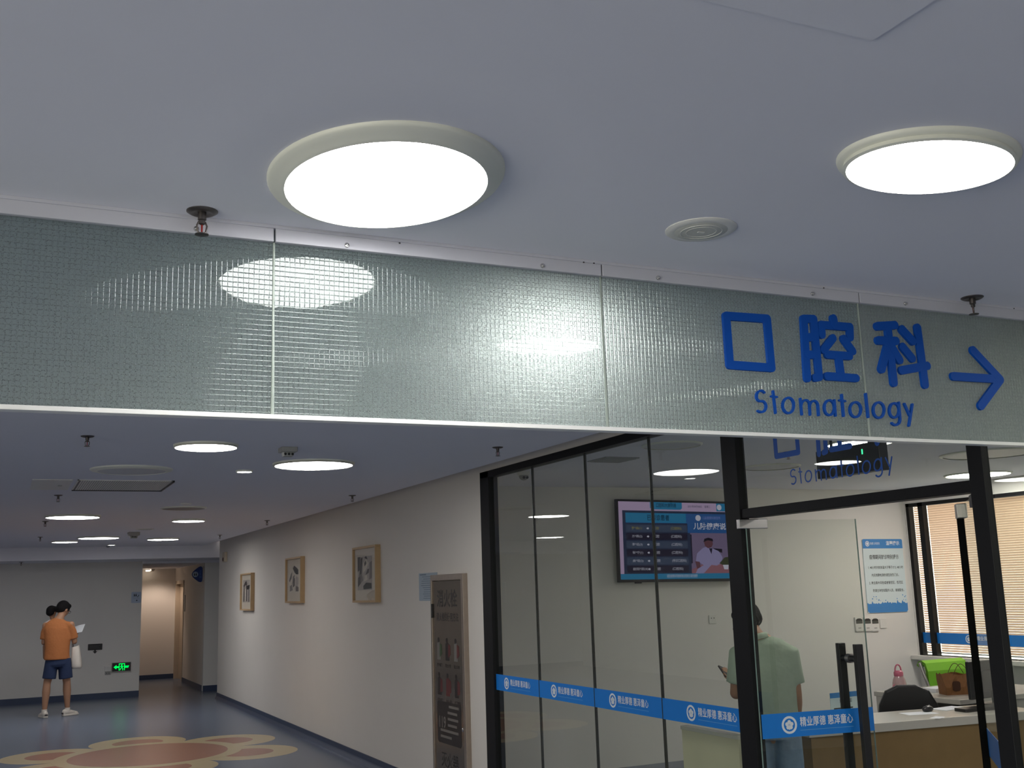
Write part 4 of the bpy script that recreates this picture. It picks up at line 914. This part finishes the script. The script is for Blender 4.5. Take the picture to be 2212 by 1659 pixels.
MB().prism(rrect(-.10, .03, -.03, .11, .02), 0, .0008, 0, frame((0, -.0745, 0), (1, 0, 0), (0, 0, 1))).obj('dark_print', S('bag_print', (66, 38, 22), rough=.8), t)
wb = PZ(2010, 1492, .76); tag(MB().box((-.10, -.08, 0), (.10, .08, .03)).obj('paper_pad', PAPER, loc=(wb.x+.08, wb.y, .75)), 'white paper pad on the return desk left of the kraft bag', 'paper')
# green chairs by the window
def gchair(x, y, label, rz):
    t = thing('waiting_chair', label, 'chair', (x, y, 0), rz, 'green waiting chairs by the window')
    b = MB(); prof = [(-.02, .45), (-.035, .60), (-.03, .80), (-.005, .875), (.045, .90), (.09, .885), (.11, .85)]; th = .02
    pts = [(a, z) for a, z in prof]; pts2 = [(a+.028, z-.004*k) for k, (a, z) in enumerate(prof)][::-1]
    b.prism(pts+[(p[0]-.006, p[1]-.022) for p in prof[::-1]] if False else pts+[(.085, .835), (.05, .868), (.01, .85), (-.002, .80), (-.008, .60), (.006, .45)], -.27, .27, 0, frame((0, 0, 0), (0, 1, 0), (0, 0, 1)) )
    b.obj('backrest', GREEN, t)
    MB().prism(rrect(-.27, -.42, .27, .05, .05), .40, .45).obj('seat', GREEN, t, bevel=.01)
    for sx in (-.23, .23):
        for sy in (-.36, .0): MB().tube([(sx, sy, 0), (sx, sy, .40)], .014, 10).obj('leg', STEEL, t)
    for sx in (-.285, .285): MB().tube([(sx, -.38, .60), (sx, -.05, .62), (sx, .02, .80), (sx, .05, .88)], .018, 8).obj('arm', STEEL, t, smooth=60)
    return t
gchair(8.52, 8.20, 'green vinyl waiting chair with rolled back behind the kraft bag', radians(0))
gchair(9.05, 7.2, 'green vinyl waiting chair mostly hidden behind the monitor', radians(-90))
# small acrylic notice standing behind the counter
ap = PY(1828, 1530, 6.10)
t = thing('acrylic_notice', 'small pale notice card on the counter behind the door handle', 'notice', (ap.x, ap.y, .75))
aw, ah = .27, .20
MB().box((-aw/2, 0, 0), (aw/2, .004, ah)).box((-aw/2, 0, 0), (aw/2, .06, .004)).obj('card', S('card_white', (205, 222, 226), rough=.5, noise=.01), t)
MB().box((-aw/2, -.001, ah-.035), (aw/2, 0, ah)).obj('blue_heading', PB, t)
g = MB(); Mq = frame((0, -.0012, 0), (1, 0, 0), (0, 0, 1)); g.text('就诊须知', .028, Mq @ Matrix.Translation((0, ah-.06, 0)), 0, bold=.01, align='CENTER')
for k in range(3): g.box((-.11, .09-k*.03, 0), (-.11+.17-.03*(k % 2), .098-k*.03, .0004), 0, Mq)
g.obj('text_lines', INK, t)

# ------------------------------------------------------------------ people
SKIN = mat('skin', (.40, .21, .125), rough=.55, noise=.06, nscale=40)
HAIR = mat('black_hair', (.008, .007, .008), rough=.7, spec=.15, noise=.4, nscale=80, bump=.6, bscale=220)
ORANGE = mat('orange_cotton', (.44, .155, .048), rough=.85, noise=.08, nscale=30, bump=1., bscale=7)
NAVY = mat('navy_cotton', (.018, .032, .085), rough=.9, noise=.15, nscale=40, bump=.3, bscale=18)
MINT = mat('mint_pique', (.40, .475, .37), rough=.9, noise=.08, nscale=30, bump=1., bscale=7)
DENIM = mat('pale_denim', (.21, .30, .40), rough=.9, noise=.18, nscale=25, bump=1., bscale=8)
SHOEW = mat('shoe_white', (.66, .60, .53), rough=.6, noise=.05, nscale=40)
SHOED = mat('shoe_dark', (.05, .04, .04), rough=.6, noise=.1, nscale=40)
def remesh(mb, name, m_, parent, voxel, sm=4):
    me = mb.mesh('tmp', m_); o = bpy.data.objects.new('tmp', me); COL.objects.link(o)
    r = o.modifiers.new('r', 'REMESH'); r.mode = 'VOXEL'; r.voxel_size = voxel; r.use_smooth_shade = True
    s_ = o.modifiers.new('s', 'SMOOTH'); s_.factor = .5; s_.iterations = sm
    dg = bpy.context.evaluated_depsgraph_get(); me2 = bpy.data.meshes.new_from_object(o.evaluated_get(dg))
    bpy.data.objects.remove(o); me2.name = name
    if not me2.materials: me2.materials.append(m_)
    me2.polygons.foreach_set('use_smooth', [True]*len(me2.polygons))
    n = bpy.data.objects.new(name, me2); COL.objects.link(n); n.parent = parent; return n
def head_mb(mb, c, fwd, R=.1):
    """skull, jaw, nose, ears; c centre of the skull, fwd the way the face looks"""
    f = Vector(fwd).normalized(); sd = f.cross(Vector((0, 0, 1))).normalized(); up = sd.cross(f)
    B = Matrix((sd, f, up)).transposed().to_4x4(); c = Vector(c)
    P = lambda x, y, z: c+sd*x*R+f*y*R+up*z*R
    mb.ball(c, (.78*R, .98*R, 1.0*R), 0, 20, 14, B)
    mb.ball(P(0, .18, -.42), (.62*R, .72*R, .72*R), 0, 16, 10, B)
    mb.ball(P(0, .52, -.90), (.30*R, .28*R, .24*R), 0, 12, 8, B)
    mb.ball(P(0, .98, -.30), (.12*R, .20*R, .20*R), 0, 10, 8, B)          # nose
    mb.ball(P(0, .86, -.66), (.26*R, .10*R, .07*R), 0, 10, 8, B)          # lips
    for s_ in (-1, 1):
        mb.ball(P(s_*.80, -.02, -.22), (.09*R, .20*R, .30*R), 0, 10, 8, B)  # ears
        mb.ball(P(s_*.33, .83, .02), (.22*R, .12*R, .10*R), 0, 10, 8, B)    # brow
    return P, B
def hair_mb(mb, P, B, R, top=1.0):
    mb.ball(P(0, -.10, .16), (.90*R, 1.02*R, 1.0*R*top), 0, 20, 14, B)
    mb.ball(P(0, -.42, -.22), (.80*R, .66*R, .66*R), 0, 16, 10, B)
    mb.ball(P(0, .52, .66), (.66*R, .46*R, .40*R), 0, 14, 8, B)
def eyes(P, B, R, parent):
    for s_ in (-1, 1):
        MB().ball(P(s_*.33, .86, -.10), (.13*R, .07*R, .07*R), 0, 10, 8, B).obj('eye', INK, parent, smooth=80)
def hand_mb(mb, wrist, d, palm_n, sc=1., curl=.5, thumb=1):
    """palm and five bent fingers; d = direction of the fingers, palm_n = the way the palm faces"""
    d = Vector(d).normalized(); n = Vector(palm_n); n = (n-d*n.dot(d)).normalized(); s_ = d.cross(n)*thumb; w_ = Vector(wrist)
    q = w_+d*.050*sc
    mb.tube([w_-d*.01, w_+d*.03*sc, w_+d*.085*sc], [.024*sc, .036*sc, .040*sc], 12, 0, .46, s_, dome=True)
    for k, (off, ln) in enumerate(((-.030, .058), (-.010, .072), (.010, .078), (.030, .068))):
        b = w_+d*.085*sc+s_*off*sc; p = [b-d*.01*sc]; dd = d.copy()
        for j, fr in enumerate((.45, .32, .23)):
            dd = (dd+n*curl*(.5+.3*j)).normalized(); p.append(p[-1]+dd*ln*fr*sc*1.1)
        mb.tube(p, [.0092*sc, .0088*sc, .0080*sc, .0070*sc], 8, dome=True)
    tb = w_+d*.025*sc+s_*.030*sc; td = (d*.7+s_*.75+n*.35).normalized(); t2 = (d*.9+s_*.2+n*.45).normalized()
    mb.tube([tb, tb+td*.034*sc, tb+td*.034*sc+t2*.036*sc], [.013*sc, .011*sc, .009*sc], 8, dome=True)
def leg_mb(mb, hip, knee, ank, sc=1., toe=None):
    h, k, a = Vector(hip), Vector(knee), Vector(ank)
    mb.tube([h, h.lerp(k, .35), h.lerp(k, .8), k, k.lerp(a, .28), k.lerp(a, .62), a.lerp(k, .06), a], [.088*sc, .082*sc, .060*sc, .055*sc, .060*sc, .047*sc, .034*sc, .036*sc], 16, dome=True)
    if toe is not None:
        tdir = Vector((toe[0], toe[1], 0)).normalized()
        mb.tube([a+Vector((0, 0, -.045))-tdir*.03, a+Vector((0, 0, -.055))+tdir*.06, a+Vector((0, 0, -.062))+tdir*.16], [.034, .036, .030], 12, 0, .8, dome=True)
def shoe(parent, a, toe, sc=1., dark=None):
    """trainer: sole, upper, collar stripe"""
    td = Vector((toe[0], toe[1], 0)).normalized(); sdv = Vector((td.y, -td.x, 0)); a = Vector(a)
    M_ = Matrix((td, -sdv, Vector((0, 0, 1)))).transposed().to_4x4(); M_.translation = Vector((a.x, a.y, 0))
    ol = [(-.075, -.028), (-.06, -.038), (.0, -.037), (.08, -.046), (.14, -.044), (.185, -.025), (.195, 0), (.185, .022), (.14, .040), (.08, .040), (.0, .034), (-.06, .036), (-.075, .028), (-.082, 0)]
    MB().prism([(x*sc, y*sc) for x, y in ol], .002, .030*sc, 0, M_).obj('sole', SHOEW, parent, bevel=.006)
    u = MB(); u.tube([tuple(M_ @ Vector(p)) for p in ((-.050*sc, 0, .055), (.0, 0, .060), (.07*sc, 0, .048), (.15*sc, 0, .036))], [.040*sc, .042*sc, .040*sc, .032*sc], 14, 0, [1.25, 1.1, .85, .7], sdv, dome=True)
    u.tube([(a.x, a.y, .055), (a.x-td.x*.004, a.y-td.y*.004, .098)], [.043*sc, .040*sc], 14, dome=False)
    remesh(u, 'upper', SHOEW, parent, .008, 3)
    MB().tube([tuple(M_ @ Vector(p)) for p in ((-.076*sc, -.02, .045), (-.078*sc, .02, .045))], .012, 8).obj('heel_tab', dark or SHOED, parent)
    for x in (.045, .07, .095): MB().tube([tuple(M_ @ Vector((x*sc, y*sc, z_))) for y, z_ in ((-.038, .050), (0, .088-x*.12), (.036, .050))], .004, 6).obj('lace', dark or SHOED, parent)

# --- man in the orange T-shirt
OM = (.83, 18.62, 0)
t = thing('person', 'person in orange T-shirt and navy shorts seen from behind, reading a paper', 'person', OM)
b = MB()
HCn, HF = Vector((.045, .07, 1.630)), (.74, .62, -.52)
Ph, Bh = head_mb(b, HCn, HF, .108)
b.tube([(-.015, .01, 1.43), (.005, .02, 1.50), (.03, .05, 1.57)], [.066, .058, .056], 14, dome=True)
b.tube([(-.02, .0, .86), (-.02, .0, 1.0), (-.02, .0, 1.2), (-.02, .01, 1.36), (-.015, .01, 1.45)], [.155, .145, .165, .17, .085], 18, 0, [.66, .66, .62, .55, .7], (1, 0, 0), dome=True)
LS, RS = Vector((-.195, .04, 1.385)), Vector((.160, -.03, 1.385))
LE, RE = Vector((-.212, .05, 1.12)), Vector((.225, .0, 1.115))
LW, RW = Vector((-.06, .26, 1.13)), Vector((.235, .23, 1.20))
for s_, e_, w_ in ((LS, LE, LW), (RS, RE, RW)):
    b.tube([s_, s_.lerp(e_, .5), e_], [.055, .047, .041], 14, dome=True); b.tube([e_, e_.lerp(w_, .3), w_], [.041, .041, .027], 14, dome=True)
hand_mb(b, RW, (-.1, .8, .35), (.1, -.2, .9), 1., .75, 1); hand_mb(b, LW, (1, .25, .05), (0, -.2, 1), 1., .5, -1)
leg_mb(b, (-.085, .0, .88), (-.145, -.01, .50), (-.165, -.03, .085), 1.0, (-.35, .9)); leg_mb(b, (.085, .0, .88), (.14, .0, .50), (.165, .02, .085), 1.0, (.8, .6))
remesh(b, 'body', SKIN, t, .0085, 3)
eyes(Ph, Bh, .108, t)
hm = MB(); hair_mb(hm, Ph, Bh, .108, 1.0); remesh(hm, 'hair', HAIR, t, .012, 2)
# glasses
g = MB()
for s_ in (-1, 1): g.tube([Ph(s_*.36+.24*cos(a), 1.02, -.10+.2*sin(a)) for a in [2*pi*k/14 for k in range(15)]], .0022, 6); g.tube([Ph(s_*.60, 1.0, -.06), Ph(s_*.84, .3, -.06), Ph(s_*.86, -.1, -.14)], .0025, 6)
g.tube([Ph(-.12, 1.05, -.06), Ph(.12, 1.05, -.06)], .002, 6); g.obj('glasses', BLKP, t)
sh = MB()
sh.tube([(-.022, -.005, .858), (-.022, -.005, .95), (-.022, -.005, 1.05), (-.02, -.003, 1.18), (-.02, .005, 1.32), (-.018, .01, 1.40), (-.012, .012, 1.445), (-.005, .014, 1.475)], [.187, .182, .182, .192, .212, .190, .125, .080], 32, 0, [.76, .74, .72, .66, .56, .52, .62, .85], (1, 0, 0))
for s_, e_ in ((LS, LE), (RS, RE)):
    en = s_.lerp(e_, .82); sg_ = -1 if s_.x > 0 else 1; sh.tube([s_+Vector((sg_*.08, 0, -.0)), s_+Vector((sg_*.018, 0, -.012)), s_.lerp(e_, .4), en], [.055, .066, .064, .068], 18, 0, .95)
remesh(sh, 'tshirt', ORANGE, t, .011, 12)
sr = MB()
sr.tube([(-.015, 0, .92), (-.01, 0, .86), (-.004, 0, .79), (0, 0, .745)], [.158, .174, .182, .165], 26, 0, [.70, .72, .74, .70], (1, 0, 0))
sr.tube([(-.085, 0, .86), (-.105, -.004, .70), (-.118, -.006, .575)], [.098, .098, .100], 20, 0, 1.05); sr.tube([(.085, 0, .86), (.108, 0, .70), (.122, 0, .565)], [.098, .100, .102], 20, 0, 1.05)
remesh(sr, 'shorts', NAVY, t, .009, 3)
for a_, toe in (((-.165, -.03), (-.30, .9)), ((.165, .02), (.85, .5))):
    MB().tube([(a_[0], a_[1], .075), (a_[0], a_[1], .125)], [.042, .040], 14).obj('sock', SHOEW, t, smooth=60)
    shoe(t, (a_[0], a_[1], 0), toe)
# child held in front of him
t2 = thing('person', 'small child with short dark hair held in front of the man in orange', 'person', (OM[0]-.11, OM[1]+.24, 1.10))
b = MB(); Pc, Bc = head_mb(b, (-.005, .0, .49), (.55, .55, -.05), .083)
b.tube([(.02, .02, .36), (0, 0, .42)], [.036, .034], 12, dome=True); b.tube([(.03, .03, .0), (.03, .03, .15), (.025, .03, .30), (.02, .025, .345)], [.085, .08, .085, .05], 16, 0, .8, (1, 0, 0), dome=True)
for sx in (-1, 1):
    b.tube([(.025+sx*.085, .03, .31), (.025+sx*.12, .06, .18), (.02+sx*.06, .02, .10)], [.03, .026, .02], 10, dome=True)
    b.tube([(.03+sx*.05, .05, .0), (.03+sx*.10, .10, -.05), (.03+sx*.10, .08, -.22)], [.05, .042, .03], 12, dome=True)
remesh(b, 'body', SKIN, t2, .008, 3); eyes(Pc, Bc, .083, t2)
hm = MB(); hair_mb(hm, Pc, Bc, .083, .98); remesh(hm, 'hair', HAIR, t2, .010, 2)
sh = MB(); sh.tube([(.03, .03, -.03), (.03, .03, .15), (.025, .03, .29), (.015, .025, .37)], [.10, .095, .10, .055], 18, 0, .82, (1, 0, 0))
for sx in (-1, 1): sh.tube([(.025+sx*.05, .03, .32), (.025+sx*.085, .03, .30), (.025+sx*.11, .05, .22)], [.045, .045, .042], 12)
remesh(sh, 'shirt', S('child_white_shirt', (225, 205, 200), rough=.9, noise=.03), t2, .009, 3)
# paper in his hand and tote bag
o = MB(); n_ = 6; vs_ = []
for i in range(n_+1):
    for j in range(2): u_ = i/n_; vs_.append((-.105+.21*u_, (-.148 if j == 0 else .148), .012*sin(pi*u_)))
o.add(vs_, [(2*i, 2*i+2, 2*i+3, 2*i+1) for i in range(n_)])
pp = o.obj('paper_sheet', PAPER, loc=(OM[0]+.275, OM[1]+.33, 1.285)); pp.rotation_euler = (radians(24), radians(-16), radians(-20)); pp.modifiers.new('s', 'SOLIDIFY').thickness = .0012
tag(pp, 'white paper sheet held by the man in orange', 'paper')
t = thing('tote_bag', 'white cloth tote bag hanging at the right side of the man in orange', 'bag', (OM[0]+.265, OM[1]+.02, .705), radians(-12))
o = MB(); vs_ = []; nn = 16
for hw_, hd_, z_, xo in ((.060, .055, 0, .015), (.075, .065, .03, .012), (.070, .06, .15, .0), (.060, .045, .26, -.01), (.052, .03, .335, -.02)):
    for k in range(nn): a = 2*pi*k/nn; vs_.append((xo+hw_*math.copysign(abs(cos(a))**.6, cos(a)), hd_*1.6*math.copysign(abs(sin(a))**.6, sin(a)), z_+(.02*cos(a) if z_ > .3 else 0)))
o.add(vs_, [tuple(range(nn-1, -1, -1))]+[(r_*nn+i, r_*nn+(i+1) % nn, (r_+1)*nn+(i+1) % nn, (r_+1)*nn+i) for r_ in range(4) for i in range(nn)])
o.obj('bag_body', S('tote_white', (214, 206, 196), rough=.9, noise=.05, bump=.3, bscale=20), t, smooth=70)
for sy in (-.05, .05): MB().tube([(-.06, sy, .33), (-.065, sy*.8, .38), (-.05, sy*.3, .425)], .006, 6).obj('strap', S('tote_strap', (120, 110, 108), rough=.9), t)

# --- person in the mint polo at the counter (local axes: x to the right of the picture, y away)
az = math.atan2(RGT.y, RGT.x); gb = Vector((4.66, 6.02, 0)); gaz = -radians(38.6)
t = thing('person', 'person in mint green polo and pale jeans behind the door post, looking at a phone', 'person', gb, gaz)
b = MB()
GH, GF = Vector((-.118, .09, 1.478)), (-.50, .66, -.56)
Pg, Bg = head_mb(b, GH, GF, .103)
b.tube([(-.04, .0, 1.30), (-.06, .015, 1.36), (-.10, .05, 1.42)], [.066, .056, .055], 14, dome=True)
b.tube([(-.01, .0, .80), (-.01, .0, .95), (-.015, .01, 1.12), (-.02, .005, 1.24), (-.03, .0, 1.32)], [.155, .145, .165, .165, .085], 18, 0, [.66, .66, .62, .56, .7], (1, 0, 0), dome=True)
LS, RS = Vector((-.185, .03, 1.25)), Vector((.142, .0, 1.25))
LE, RE = Vector((-.225, .06, .99)), Vector((.168, .03, .985))
LW, RW = Vector((-.225, .25, 1.045)), Vector((.165, .16, .80))
for s_, e_, w_ in ((LS, LE, LW), (RS, RE, RW)):
    b.tube([s_, s_.lerp(e_, .5), e_], [.054, .046, .040], 14, dome=True); b.tube([e_, e_.lerp(w_, .3), w_], [.040, .040, .026], 14, dome=True)
hand_mb(b, LW, (-.55, .6, .35), (.25, -.1, .9), 1., .55, -1); hand_mb(b, RW, (-.2, .4, -.8), (-.9, 0, .1), 1., .4, 1)
leg_mb(b, (-.085, .0, .78), (-.095, .01, .42), (-.10, .0, .085), .97, (-.2, 1)); leg_mb(b, (.085, .0, .78), (.10, .01, .42), (.11, .0, .085), .97, (.2, 1))
remesh(b, 'body', SKIN, t, .0085, 3); eyes(Pg, Bg, .103, t)
hm = MB(); hair_mb(hm, Pg, Bg, .103, 1.02); remesh(hm, 'hair', HAIR, t, .011, 2)
g = MB()
for s_ in (-1, 1): g.tube([Pg(s_*.36+.24*cos(a), 1.04, -.12+.2*sin(a)) for a in [2*pi*k/14 for k in range(15)]], .002, 6); g.tube([Pg(s_*.60, 1.0, -.08), Pg(s_*.90, .3, -.08), Pg(s_*.98, -.15, -.10), Pg(s_*.95, -.32, -.26)], .0024, 6)
g.obj('glasses', DARKM, t)
sh = MB()
sh.tube([(-.005, -.005, .81), (-.005, -.005, .92), (-.008, -.003, 1.04), (-.012, .0, 1.16), (-.016, .003, 1.245), (-.03, .0, 1.30), (-.045, .0, 1.345)], [.182, .178, .182, .192, .185, .150, .078], 28, 0, [.70, .68, .66, .62, .58, .62, .85], (1, 0, 0))
for s_, e_ in ((LS, LE), (RS, RE)):
    en = s_.lerp(e_, .74); sh.tube([s_+Vector((-.06 if s_.x > 0 else .06, 0, .022)), s_, s_.lerp(e_, .5), en], [.068, .074, .070, .073], 18, 0, .95)
remesh(sh, 'polo_shirt', MINT, t, .0105, 9)
cl = MB(); cl.tube([(-.048, .0, 1.335), (-.058, .008, 1.372)], [.083, .070], 24, 0, .92, cap=False); o = cl.obj('collar', MINT, t, smooth=60); o.modifiers.new('s', 'SOLIDIFY').thickness = .006
jn = MB()
jn.tube([(0, 0, .86), (0, 0, .78), (0, 0, .71)], [.158, .170, .165], 26, 0, [.72, .76, .8], (1, 0, 0))
for sx in (-1, 1): jn.tube([(sx*.085, 0, .77), (sx*.095, .005, .55), (sx*.10, .008, .40), (sx*.105, .0, .08)], [.098, .092, .080, .072], 20, 0, 1.02)
remesh(jn, 'jeans', DENIM, t, .0095, 3)
for sx in (-1, 1): shoe(t, (sx*.105, 0, 0), (sx*.2, 1))
ph_ = MB().prism(rrect(-.036, -.075, .036, .075, .008), 0, .009)
o = ph_.obj('mobile_phone', BLKP); Mg = Matrix.Translation(gb) @ Matrix.Rotation(gaz, 4, 'Z')
o.location = Mg @ Vector((-.300, .315, 1.103)); o.rotation_euler = (radians(28), radians(24), gaz+radians(35)); tag(o, 'black mobile phone held by the person in mint polo', 'phone')
